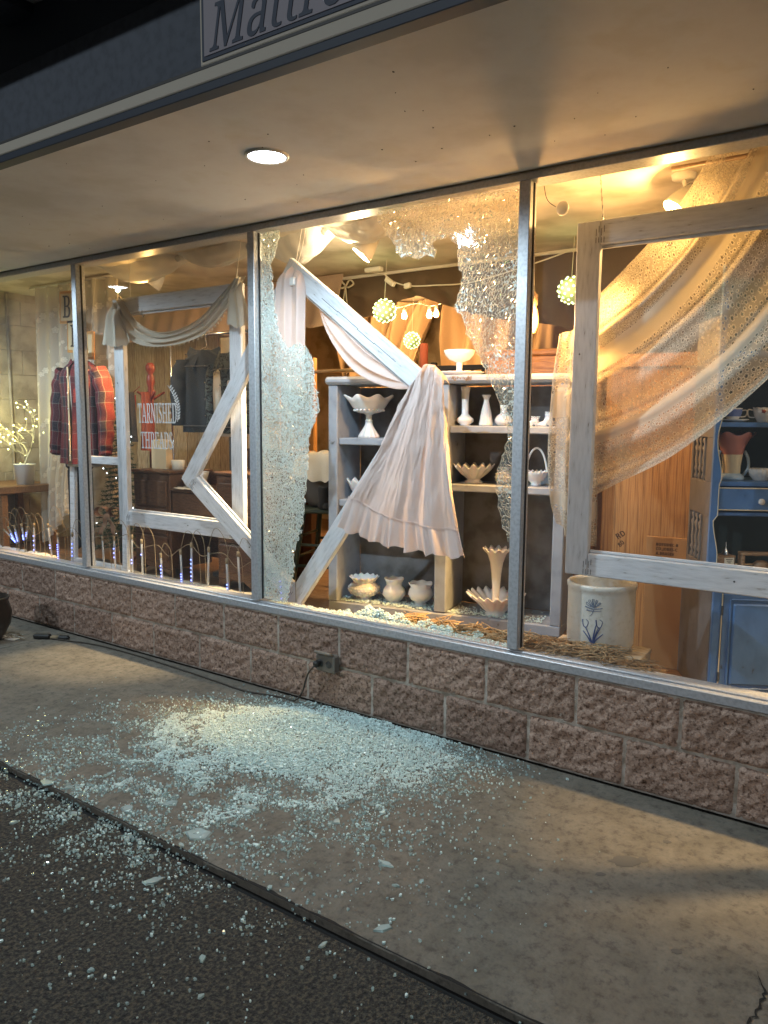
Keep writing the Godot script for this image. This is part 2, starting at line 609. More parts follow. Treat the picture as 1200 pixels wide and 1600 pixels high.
func aim(o: Node3D, dir: Vector3) -> void:
	o.look_at(o.global_position + dir, Vector3(0.3, 1, 0.2))


# ---------------------------------------------------------------- the place
func set_view() -> void:
	var cam := Camera3D.new()
	cam.name = "camera"
	add_child(cam)
	cam.position = Vector3(0, 1.43, 2.894)
	cam.rotation_order = EULER_ORDER_YXZ
	cam.rotation_degrees = Vector3(-6.85, 35.0, 0.45)
	cam.fov = 67.38
	cam.near = 0.05
	cam.far = 400.0
	cam.current = true
	var env := Environment.new()
	env.background_mode = Environment.BG_SKY
	var sm := ProceduralSkyMaterial.new()
	sm.sky_top_color = Color(0.20, 0.21, 0.24)
	sm.sky_horizon_color = Color(0.27, 0.26, 0.25)
	sm.ground_bottom_color = Color(0.10, 0.10, 0.10)
	sm.ground_horizon_color = Color(0.2, 0.19, 0.18)
	sm.sky_energy_multiplier = 1.0
	sm.sun_angle_max = 1.0
	var sky := Sky.new()
	sky.sky_material = sm
	env.sky = sky
	env.background_energy_multiplier = 1.3
	env.tonemap_mode = Environment.TONE_MAPPER_LINEAR
	env.tonemap_exposure = 1.12
	env.sdfgi_enabled = true
	env.ssao_enabled = true
	env.ssil_enabled = true
	var we := WorldEnvironment.new()
	we.name = "environment"
	we.environment = env
	add_child(we)


func lamp_common(l: Light3D, col: Color, energy: float, size: float) -> void:
	l.light_color = col
	l.light_energy = energy
	l.light_size = size
	l.shadow_enabled = true


func omni(parent: Node3D, at: Vector3, col: Color, energy: float, size: float) -> OmniLight3D:
	var l := OmniLight3D.new()
	l.name = "light"
	lamp_common(l, col, energy, size)
	l.omni_range = 12.0
	l.omni_attenuation = 2.0
	parent.add_child(l, true)
	l.position = at
	return l


func spot(parent: Node3D, at: Vector3, dir: Vector3, col: Color, energy: float, size: float, angle: float, soft := 0.6) -> SpotLight3D:
	var l := SpotLight3D.new()
	l.name = "light"
	lamp_common(l, col, energy, size)
	l.spot_range = 14.0
	l.spot_attenuation = 2.0
	l.spot_angle = angle
	l.spot_angle_attenuation = soft
	parent.add_child(l, true)
	l.position = at
	aim(l, parent.global_transform.basis * dir)
	return l


const SOFFIT_Y := 2.40
const CEIL_Y := 2.45
const FLOOR_Y := 0.36
const LOW_Y := 0.26


func build_ground() -> void:
	# sidewalk slabs along the front, cut at the control joints
	var walk := Node3D.new()
	walk.name = numbered("sidewalk")
	add_child(walk)
	meta(walk, "", "", "", "structure")
	var xs := [-12.0, -8.2, -4.6, 0.9, 4.5, 9.0]
	for i in xs.size() - 1:
		obj("slab", box(Vector3(xs[i + 1] - xs[i] - 0.008, 0.12, 1.298), 0.006), M.concrete, walk, Vector3((xs[i] + xs[i + 1]) / 2.0, -0.06, 0.655))
	# crack near the right hand corner, filled with dirt
	var st := begin()
	var r := RandomNumberGenerator.new()
	r.seed = 9
	var pts := []
	var wd := []
	for i in 46:
		var f := i / 45.0
		pts.append(Vector3(-0.265 + 0.09 * f + 0.022 * sin(f * 9.0) + r.randf_range(-0.006, 0.006), 0, 0.80 + 0.5 * f))
		wd.append(r.randf_range(0.0012, 0.0045) * minf(1.0, f * 6.0 + 0.1))
	for i in pts.size() - 1:
		quad_out(st, pts[i] - Vector3(wd[i], 0, 0), pts[i] + Vector3(wd[i], 0, 0), pts[i + 1] + Vector3(wd[i + 1], 0, 0), pts[i + 1] - Vector3(wd[i + 1], 0, 0), Vector3(0, -1, 1))
	obj("crack", done(st), M.joint, walk, Vector3(0, 0.003, 0))
	# old gum and oil marks on the slabs
	for q in [[-0.70, 0.50, 0.055, 0.03], [-0.655, 0.46, 0.02, 0.016], [-0.74, 0.62, 0.016, 0.012], [-0.62, 0.30, 0.014, 0.01], [-1.02, 0.66, 0.012, 0.01], [-0.45, 0.85, 0.014, 0.012], [-3.1, 0.5, 0.02, 0.014], [-3.6, 0.62, 0.016, 0.012]]:
		var blot := []
		for k in 14:
			var a := TAU * k / 14.0
			blot.append(Vector2(cos(a) * q[2], sin(a) * q[3]) * r.randf_range(0.75, 1.15))
		obj("stain", prism(blot, 0.002), M.concrete_stain, walk, Vector3(q[0], 0.0012, q[1]), Vector3(-PI / 2, 0.6, 0))
	struct("asphalt_lot", box(Vector3(120, 0.1, 80), 0.01), M.asphalt, Vector3(0, -0.066, 41.325))
	struct("joint_filler", box(Vector3(24, 0.06, 0.03), 0.002), M.joint, Vector3(0, -0.055, 1.312))
	# crumbled edge of the slabs along the lot
	var ed := begin()
	var fe := FastNoiseLite.new()
	fe.seed = 6
	fe.frequency = 3.0
	fe.fractal_octaves = 4
	fe.fractal_gain = 0.7
	for i in 420:
		var x0 := -7.0 + i * 0.02
		var w0 := 0.004 + maxf(0.0, 0.016 * fe.get_noise_1d(x0) + 0.003)
		var w1 := 0.004 + maxf(0.0, 0.016 * fe.get_noise_1d(x0 + 0.02) + 0.003)
		quad_out(ed, Vector3(x0, 0.0015, 1.306), Vector3(x0 + 0.02, 0.0015, 1.306), Vector3(x0 + 0.02, 0.0015, 1.306 - w1), Vector3(x0, 0.0015, 1.306 - w0), Vector3(x0, -1, 1.3))
	obj("chipped_edge", done(ed), M.joint, walk)
	struct("ground", box(Vector3(160, 0.1, 160), 0.01), M.asphalt, Vector3(0, -0.2, 0))


func build_block_wall() -> void:
	var wall := thing("block_wall", "low split faced brown block wall under the shop windows", "wall", Vector3.ZERO)
	obj("mortar_core", box(Vector3(10.6, 0.413, 0.2), 0.002), M.mortar, wall, Vector3(-3.0, 0.2065, -0.1055))
	var fn := FastNoiseLite.new()
	fn.seed = 5
	fn.frequency = 22.0
	fn.fractal_octaves = 4
	var variants := []
	for k in 5:
		var st := begin(true)
		var W := 0.3985
		var H := 0.1985
		var nx := 34
		var ny := 16
		var P := []
		for j in ny + 1:
			var line := []
			for i in nx + 1:
				var u := float(i) / nx
				var v := float(j) / ny
				var edge := minf(minf(u, 1.0 - u) * W, minf(v, 1.0 - v) * H)
				var lift := clampf(edge / 0.012, 0.0, 1.0)
				var z := 0.004 + 0.014 * fn.get_noise_3d(u * W, v * H, k * 3.7) + 0.008 * fn.get_noise_3d(u * W * 3.0, v * H * 3.0, k * 5.1 + 9.0)
				line.append(Vector3((u - 0.5) * W, (v - 0.5) * H, lerpf(-0.008, z, lift)))
			P.append(line)
		for j in ny:
			for i in nx:
				quad_out(st, P[j][i], P[j][i + 1], P[j + 1][i + 1], P[j + 1][i], (P[j][i] + P[j + 1][i + 1]) / 2.0 - Vector3(0, 0, 1))
		variants.append(done(st))
	for course in 2:
		var x := -0.669 - 0.4064 * 18.5 + (0.2032 if course == 1 else 0.0)
		var n := 0
		while x < 2.0:
			if x + 0.4064 > -8.2:
				obj("block", variants[(n * 3 + course * 2) % 5], [M.block, M.block_pale, M.block, M.block_dark, M.block_pale, M.block_dark, M.block][(n * 5 + course * 3) % 7], wall, Vector3(x + 0.2032, 0.1045 + 0.2055 * course, 0))
			x += 0.4064
			n += 1


const BAYS := [-7.435, -5.912, -4.389, -2.866, -1.363, 0.16, 1.683]


func build_storefront() -> void:
	var f := thing("storefront_frame", "grey aluminium shop window frame with slim mullions above the block wall", "window frame")
	var cx := -2.876
	var len := 9.2
	obj("sill_rail", box(Vector3(len, 0.037, 0.13), 0.003), M.aluminium, f, Vector3(cx, 0.4365, -0.055))
	obj("sill_stop", box(Vector3(len, 0.008, 0.024), 0.002), M.aluminium, f, Vector3(cx, 0.4595, -0.03))
	obj("head_rail", box(Vector3(len, 0.03, 0.11), 0.003), M.aluminium, f, Vector3(cx, 2.384, -0.055))
	obj("head_seal", box(Vector3(len, 0.003, 0.012), 0.001), M.gasket, f, Vector3(cx, 2.4008, -0.02))
	for x in BAYS:
		obj("mullion", box(Vector3(0.048, 1.898, 0.066), 0.003), M.aluminium, f, Vector3(x, 1.4195, -0.0335))
		for s in [-1, 1]:
			obj("gasket", box(Vector3(0.004, 1.89, 0.012), 0.001), M.gasket, f, Vector3(x + s * 0.0255, 1.4195, -0.038))
	for b in [0, 1, 2, 4, 5]:
		var w: float = BAYS[b + 1] - BAYS[b] - 0.05
		var pane := QuadMesh.new()
		pane.size = Vector2(w, 1.90)
		obj("pane", pane, M.pane_glass, f, Vector3((BAYS[b] + BAYS[b + 1]) / 2.0, 1.4185, -0.045))
	# vinyl lettering on the second pane
	var sign_ := thing("window_lettering", "white TARNISHED THREADS lettering with feather spray on the window glass", "lettering", Vector3(-3.68, 1.40, -0.0425))
	var words_ := [["TARNISHED", 1.40, 0.345, 0.118], ["THREADS", 1.25, 0.285, 0.10]]
	for w in words_:
		var t := lettering(w[0], 0.1, 0.0015, false)
		var bb := t.get_aabb()
		var m := xf(t, Transform3D(Basis.from_scale(Vector3(w[2] / bb.size.x, w[3] / bb.size.y, 1)), Vector3(-(bb.position.x + bb.size.x / 2.0) * w[2] / bb.size.x, -bb.position.y * w[3] / bb.size.y, 0)))
		obj("word", m, M.window_print, sign_, Vector3(0.0 if w[0] == "TARNISHED" else -0.01, w[1] - 1.40, 0))
	var st := begin()
	var stem := curve([Vector3(0.11, 0.21, 0), Vector3(0.16, 0.15, 0), Vector3(0.185, 0.08, 0), Vector3(0.18, 0.01, 0)], 14)
	add_tube(st, stem, 0.0016, 5)
	for i in range(1, 14):
		for s in [-1, 1]:
			var p: Vector3 = stem[i]
			var d := Vector3(s * 0.022, 0.016, 0)
			add_prism(st, [Vector2(p.x, p.y), Vector2(p.x + d.x * 0.4 + 0.004, p.y + d.y * 0.2), Vector2(p.x + d.x, p.y + d.y), Vector2(p.x + d.x * 0.5 - 0.002, p.y + d.y * 0.9)], 0.001)
	obj("feather_spray", done(st), M.window_print, sign_)


func build_canopy() -> void:
	struct("soffit", box(Vector3(12, 0.1, 1.166), 0.002), M.soffit, Vector3(-3, SOFFIT_Y + 0.053, 0.583))
	# gnats and specks stuck to the painted soffit
	var r := RandomNumberGenerator.new()
	r.seed = 44
	var sp := begin()
	for i in 70:
		var c := Vector3(r.randf_range(-6, 0.2), SOFFIT_Y + 0.002, r.randf_range(0.05, 1.12))
		add_box(sp, Vector3(r.randf_range(0.002, 0.007), 0.003, r.randf_range(0.002, 0.004)), c, 0.0008, Basis(Vector3.UP, r.randf() * TAU))
	var specks := obj("soffit_specks", done(sp), M.dark_grey)
	meta(specks, "tiny dark specks and gnats stuck to the pale soffit", "specks", "", "stuff")
	var f := thing("canopy_fascia", "dark grey canopy fascia with cream and navy trim bands above the sidewalk", "fascia")
	obj("navy_band", box(Vector3(12, 0.026, 0.05), 0.002), M.navy, f, Vector3(-3, 2.411, 1.192))
	obj("cream_band", box(Vector3(12, 0.038, 0.06), 0.003), M.cream_trim, f, Vector3(-3, 2.4435, 1.19))
	obj("drip_edge", box(Vector3(12, 0.012, 0.06), 0.002), M.dark_grey, f, Vector3(-3, 2.469, 1.186))
	obj("face_panel", box(Vector3(12, 0.245, 0.05), 0.002), M.fascia, f, Vector3(-3, 2.598, 1.181))
	obj("coping", box(Vector3(12, 0.185, 0.1), 0.004), M.navy, f, Vector3(-3, 2.8135, 1.15))
	# shop sign fixed to the fascia
	var s := thing("shop_sign", "pale framed sign board with navy italic lettering on the canopy fascia", "sign", Vector3(-0.985, 2.58, 1.206))
	var w := 1.74
	var h := 0.215
	obj("board", box(Vector3(w, h, 0.012), 0.002), M.cream_trim, s, Vector3(0, 0, 0.006))
	obj("border", box(Vector3(w - 0.02, h - 0.02, 0.003), 0.0005), M.sign_navy, s, Vector3(0, 0, 0.0135))
	obj("panel", box(Vector3(w - 0.045, h - 0.042, 0.003), 0.0005), M.sign_face, s, Vector3(0, 0, 0.0165))
	var t := lettering("Mattress", 0.113, 0.0012)
	var bb := t.get_aabb()
	var sl := Basis(Vector3(1, 0, 0), Vector3(0.24, 1.12, 0), Vector3(0, 0, 1))
	obj("lettering", xf(t, Transform3D(sl, Vector3(-w / 2.0 + 0.06 - bb.position.x, -0.082 - bb.position.y * 1.12, 0.0195))), M.sign_navy, s)
	# overhanging upper eave with panels between dark cross beams
	var e := thing("upper_eave", "dark overhanging eave with pale panels above the canopy fascia", "eave")
	obj("panel", box(Vector3(12, 0.03, 0.72), 0.003), M.eave_panel, e, Vector3(-3, 2.925, 1.46))
	obj("edge_beam", box(Vector3(12, 0.12, 0.06), 0.004), M.navy, e, Vector3(-3, 2.93, 1.85))
	for i in 10:
		obj("cross_beam", box(Vector3(0.17, 0.035, 0.68), 0.004), M.navy, e, Vector3(-8.8 + i * 0.995, 2.8915, 1.475))
	struct("upper_wall", box(Vector3(12, 3.0, 0.2), 0.01), M.fascia, Vector3(-3, 4.0, -0.1))


func build_downlights() -> void:
	var labels := ["round white downlight set in the soffit above the smashed pane", "round soffit downlight farther along the canopy, mirrored in the second window", "round soffit downlight beyond the near end of the canopy"]
	var xs := [-2.083, -5.02, 0.86]
	for i in 3:
		var d := thing("soffit_downlight", labels[i], "downlight", Vector3(xs[i], SOFFIT_Y + 0.003, 0.697), 0.0, "soffit downlights")
		obj("trim_ring", lathe([[0.068, -0.002], [0.07, -0.008], [0.08, -0.008], [0.083, 0.0]], 40), M.white_plastic, d)
		obj("lens", lathe([[0.0, -0.010], [0.05, -0.009], [0.0685, -0.005]], 40), M.led_disc, d)
		spot(d, Vector3(0, -0.03, 0), Vector3.DOWN, Color(0.84, 0.94, 1.0), LED_E * [1.0, 0.8, 0.28][i], 0.015, 86.0, 0.4)


const LED_E := 2.4


func build_street_lamp() -> void:
	# parking lot lamp behind the camera: it lights the fascia, the block wall and the mullions from the street
	var t := thing("street_lamp", "tall parking lot lamp post out in the asphalt lot", "street lamp", Vector3(-5.5, -0.016, 13.0))
	obj("pole", lathe([[0.0, 0.0], [0.16, 0.0], [0.16, 0.3], [0.075, 0.34], [0.05, 6.0], [0.0, 6.02]], 20), M.dark_grey, t)
	obj("arm", tube([Vector3(0, 5.9, 0), Vector3(0, 6.05, -0.5), Vector3(0, 6.1, -1.0)], 0.03, 10), M.dark_grey, t)
	obj("housing", box(Vector3(0.34, 0.12, 0.6), 0.02), M.dark_grey, t, Vector3(0, 6.12, -1.2))
	obj("lens", box(Vector3(0.28, 0.02, 0.5), 0.004), M.led_disc, t, Vector3(0, 6.05, -1.2))
	spot(t, Vector3(0, 5.9, -1.2), Vector3(0.25, -0.45, -0.85), Color(0.93, 0.97, 1.0), LOT_E, 0.12, 75.0, 0.5)


const LOT_E := 34.0


func build_room() -> void:
	struct("display_floor", box(Vector3(5.1, 0.1, 3.4), 0.004), M.wood_floor, Vector3(-3.83, FLOOR_Y - 0.05, -1.82))
	struct("shop_floor", box(Vector3(3.2, 0.1, 3.4), 0.004), M.wood_floor, Vector3(0.33, LOW_Y - 0.05, -1.82))
	struct("display_ledge", box(Vector3(5.4, 0.12, 0.07), 0.004), M.wood_table, Vector3(-3.68, 0.325, -0.155))
	struct("interior_ceiling", box(Vector3(9.6, 0.1, 5.2), 0.004), M.ceiling_paint, Vector3(-1.9, CEIL_Y + 0.05, -2.712))
	struct("ceiling_head", box(Vector3(9.6, 0.1, 0.05), 0.002), M.ceiling_paint, Vector3(-1.9, 2.45, -0.138))
	struct("interior_back_wall", box(Vector3(9.6, 2.6, 0.1), 0.004), M.wall_paint, Vector3(-1.9, 1.2, -3.55))
	struct("interior_end_wall", box(Vector3(0.1, 2.6, 3.4), 0.004), M.wall_paint, Vector3(2.0, 1.2, -1.82))
	# painted block wall at the far end of the window
	var w := thing("painted_block_wall", "tan painted block wall at the far end of the display window", "wall", Vector3(-6.29, 0, 0))
	obj("mortar_core", box(Vector3(0.2, 2.6, 3.4), 0.003), M.wall_paint, w, Vector3(-0.106, 1.2, -1.82))
	var bm := box(Vector3(0.02, 0.2, 0.4), 0.0025)
	for j in 10:
		for i in 5:
			obj("block", bm, M.wall_paint, w, Vector3(-0.006, FLOOR_Y + 0.10 + j * 0.2032, -0.34 - i * 0.4064 - (0.2032 if j % 2 else 0.0)))
	obj("conduit", tube([Vector3(0.02, 0.36, -0.62), Vector3(0.02, 2.44, -0.62)], 0.012), M.wall_paint, w)
	# partition behind the second window, of upright boards
	var p := thing("board_partition", "cream upright board partition behind the clothes in the second window", "partition", Vector3(0, 0, 0))
	var x := -6.0
	var k := 0
	while x < -4.2:
		obj("board", box(Vector3(0.132, 2.06, 0.02), 0.004), M.board_cream if k % 3 else M.board_tan, p, Vector3(x, FLOOR_Y + 1.04, -1.62 + 0.002 * (k % 3)))
		x += 0.1365
		k += 1


# ---------------------------------------------------------------- broken glass
const CRAZED_EAST := [Vector2(-2.110, 2.369), Vector2(-2.110, 2.324), Vector2(-2.056, 2.261), Vector2(-2.003, 2.182), Vector2(-1.978, 2.146), Vector2(-1.940, 2.153), Vector2(-1.899, 2.130), Vector2(-1.863, 2.134), Vector2(-1.840, 2.153), Vector2(-1.807, 2.120), Vector2(-1.795, 2.167), Vector2(-1.815, 2.201), Vector2(-1.741, 2.211), Vector2(-1.693, 2.165), Vector2(-1.688, 2.086), Vector2(-1.668, 2.044), Vector2(-1.683, 1.979), Vector2(-1.700, 1.916), Vector2(-1.665, 1.873), Vector2(-1.631, 1.783), Vector2(-1.580, 1.708), Vector2(-1.541, 1.618), Vector2(-1.488, 1.537), Vector2(-1.459, 1.465), Vector2(-1.436, 1.386), Vector2(-1.448, 1.286), Vector2(-1.476, 1.215), Vector2(-1.482, 1.122), Vector2(-1.459, 1.052), Vector2(-1.439, 0.971), Vector2(-1.422, 0.915), Vector2(-1.386, 0.913), Vector2(-1.386, 2.369)]
const CRAZED_WEST := [Vector2(-2.843, 2.369), Vector2(-2.705, 2.369), Vector2(-2.719, 2.302), Vector2(-2.763, 2.214), Vector2(-2.752, 2.087), Vector2(-2.732, 1.927), Vector2(-2.715, 1.863), Vector2(-2.659, 1.781), Vector2(-2.608, 1.804), Vector2(-2.532, 1.791), Vector2(-2.500, 1.727), Vector2(-2.484, 1.634), Vector2(-2.451, 1.477), Vector2(-2.518, 1.350), Vector2(-2.532, 1.158), Vector2(-2.554, 0.961), Vector2(-2.572, 0.861), Vector2(-2.634, 0.721), Vector2(-2.621, 0.655), Vector2(-2.662, 0.549), Vector2(-2.672, 0.47), Vector2(-2.843, 0.47)]


# tempered glass still hanging in its crumbs: every cell a small tilted plate, the fracture faces between them run through the thickness
func crazed(poly: Array, seed_: int, cell: float, sag: float, frost: float) -> Array:
	var r := RandomNumberGenerator.new()
	r.seed = seed_
	var pp := PackedVector2Array(poly)
	var lo := pp[0]
	var hi := pp[0]
	for q in pp:
		lo = lo.min(q)
		hi = hi.max(q)
	var fn := FastNoiseLite.new()
	fn.seed = seed_
	fn.frequency = 2.2
	var rough := FastNoiseLite.new()
	rough.seed = seed_ + 1
	rough.frequency = 40.0
	var pts := PackedVector2Array()
	var y := lo.y
	while y < hi.y + cell:
		var x := lo.x
		while x < hi.x + cell:
			var q := Vector2(x, y) + Vector2(r.randf_range(-0.55, 0.55), r.randf_range(-0.55, 0.55)) * cell
			if Geometry2D.is_point_in_polygon(q + Vector2(rough.get_noise_2d(q.x, q.y), rough.get_noise_2d(q.y, q.x)) * 0.018, pp) and q.x > lo.x and q.x < hi.x and q.y < hi.y: pts.append(q)
			x += cell
		y += cell
	var idx := Geometry2D.triangulate_delaunay(pts)
	var Z := PackedFloat32Array()
	for q in pts: Z.append(sag * fn.get_noise_2d(q.x, q.y))
	var faces := begin()
	var milky := begin()
	var cracks := begin()
	var T := 0.006
	var edges := {}
	for i in range(0, idx.size(), 3):
		var t := [idx[i], idx[i + 1], idx[i + 2]]
		var long := 0.0
		for k in 3: long = maxf(long, pts[t[k]].distance_to(pts[t[(k + 1) % 3]]))
		if long > cell * 3.2: continue
		var c := []
		for k in 3: c.append(Vector3(pts[t[k]].x, pts[t[k]].y, Z[t[k]] + r.randf_range(-0.00012, 0.00012)))
		tri_out(milky if r.randf() < frost + 0.5 * fn.get_noise_2d(c[0].x * 3.0, c[0].y * 2.0) else faces, c[0], c[1], c[2], (c[0] + c[1] + c[2]) / 3.0 - Vector3(0, 0, 1))
		for k in 3:
			var a: int = t[k]
			var b: int = t[(k + 1) % 3]
			var key := Vector2i(mini(a, b), maxi(a, b))
			if edges.has(key): continue
			edges[key] = true
			if r.randf() < 0.22: continue
			var lean := Vector3(r.randf_range(-0.0022, 0.0022), r.randf_range(-0.0022, 0.0022), -T * r.randf_range(0.7, 1.0))
			quad_out(cracks, c[k], c[(k + 1) % 3], c[(k + 1) % 3] + lean, c[k] + lean, (c[0] + c[1] + c[2]) / 3.0)
	return [done(faces), done(cracks), done(milky)]


func build_crazed_panes() -> void:
	var defs := [
		["crazed_pane", CRAZED_WEST, 91, 0.0068, 0.002, "tall jagged strip of crazed greenish glass clinging to the mullion beside the pink scarf"],
		["crazed_pane", CRAZED_EAST, 92, 0.0098, 0.003, "hanging sheet of crazed golden glass in the upper corner of the smashed window"]]
	for d in defs:
		var t := thing(d[0], d[5], "broken glass", Vector3(0, 0, -0.045), 0.0, "remains of the smashed pane")
		var ms := crazed(d[1], d[2], d[3], d[4], 0.44 if d[2] == 91 else 0.0)
		meta(obj("glass_cells", ms[0], M.crazed_glass, t), "", "", "", "stuff")
		meta(obj("milky_cells", ms[2], M.frosted_cells, t), "", "", "", "stuff")
		meta(obj("fracture_faces", ms[1], M.fracture_dense if d[2] == 91 else M.fracture, t), "", "", "", "stuff")


func crumb_mesh(seed_: int, size: Vector3) -> ArrayMesh:
	var r := RandomNumberGenerator.new()
	r.seed = seed_
	var st := begin()
	var n := r.randi_range(4, 6)
	var top := []
	var bot := []
	for i in n:
		var ph := TAU * (i + r.randf_range(-0.3, 0.3)) / n
		var q := Vector3(cos(ph) * size.x, 0, sin(ph) * size.z) * r.randf_range(0.38, 0.58)
		top.append(q * r.randf_range(0.75, 1.0) + Vector3(r.randf_range(-0.001, 0.001), size.y * r.randf_range(0.42, 0.5), 0))
		bot.append(q - Vector3(0, size.y * 0.5, 0))
	for i in n:
		var k := (i + 1) % n
		quad_out(st, top[i], top[k], bot[k], bot[i], Vector3.ZERO)
	for i in range(1, n - 1):
		tri_out(st, top[0], top[i], top[i + 1], Vector3.ZERO)
		tri_out(st, bot[0], bot[i], bot[i + 1], Vector3.ZERO)
	return done(st)


# how thickly the crumbs lie at a point of the ground (0 .. 1)
func heap(x: float, z: float, fn: FastNoiseLite) -> float:
	var n := fn.get_noise_2d(x, z)
	var a := Vector2((x + 2.13) / 0.60, (z - 0.36) / 0.42)
	var rot := a.rotated(0.55)
	var core := exp(-pow(Vector2(rot.x * 0.85, rot.y * 1.15).length(), 4.0))
	var b := Vector2((x + 2.2) / 0.72, (z - 0.75) / 0.36).rotated(0.5)
	var mid := 0.42 * exp(-pow(b.length(), 2.6))
	var c := Vector2((x + 2.45) / 0.7, (z - 1.22) / 0.30).rotated(0.25)
	var far_ := 0.22 * exp(-pow(c.length(), 2.2))
	var d := Vector2((x + 2.0) / 0.85, (z - 1.35) / 0.7)
	var wide := 0.03 * exp(-pow(d.length(), 2.4))
	var clump := clampf(0.75 + 1.8 * n, 0.0, 2.2)
	return clampf((core * (0.92 + 0.4 * n) + mid * clump + far_ * clump + wide * (0.6 + n)), 0.0, 1.0)


func ground_y(z: float) -> float:
	return 0.0 if z < 1.304 else -0.016


func multi(called: String, mesh: Mesh, m: Material, list: Array, parent: Node3D) -> void:
	var mm := MultiMesh.new()
	mm.transform_format = MultiMesh.TRANSFORM_3D
	mm.mesh = mesh
	mm.instance_count = list.size()
	for i in list.size(): mm.set_instance_transform(i, list[i])
	var o := MultiMeshInstance3D.new()
	o.name = called
	o.multimesh = mm
	o.material_override = m
	parent.add_child(o, true)
	meta(o, "", "", "", "stuff")


func crumb_basis(r: RandomNumberGenerator, flat: float, s: float) -> Basis:
	return (Basis(Vector3.UP, r.randf() * TAU) * Basis(Vector3(r.randf_range(-1, 1), 0, r.randf_range(-1, 1)).normalized(), r.randf_range(-flat, flat))).scaled(Vector3(s, s, s))


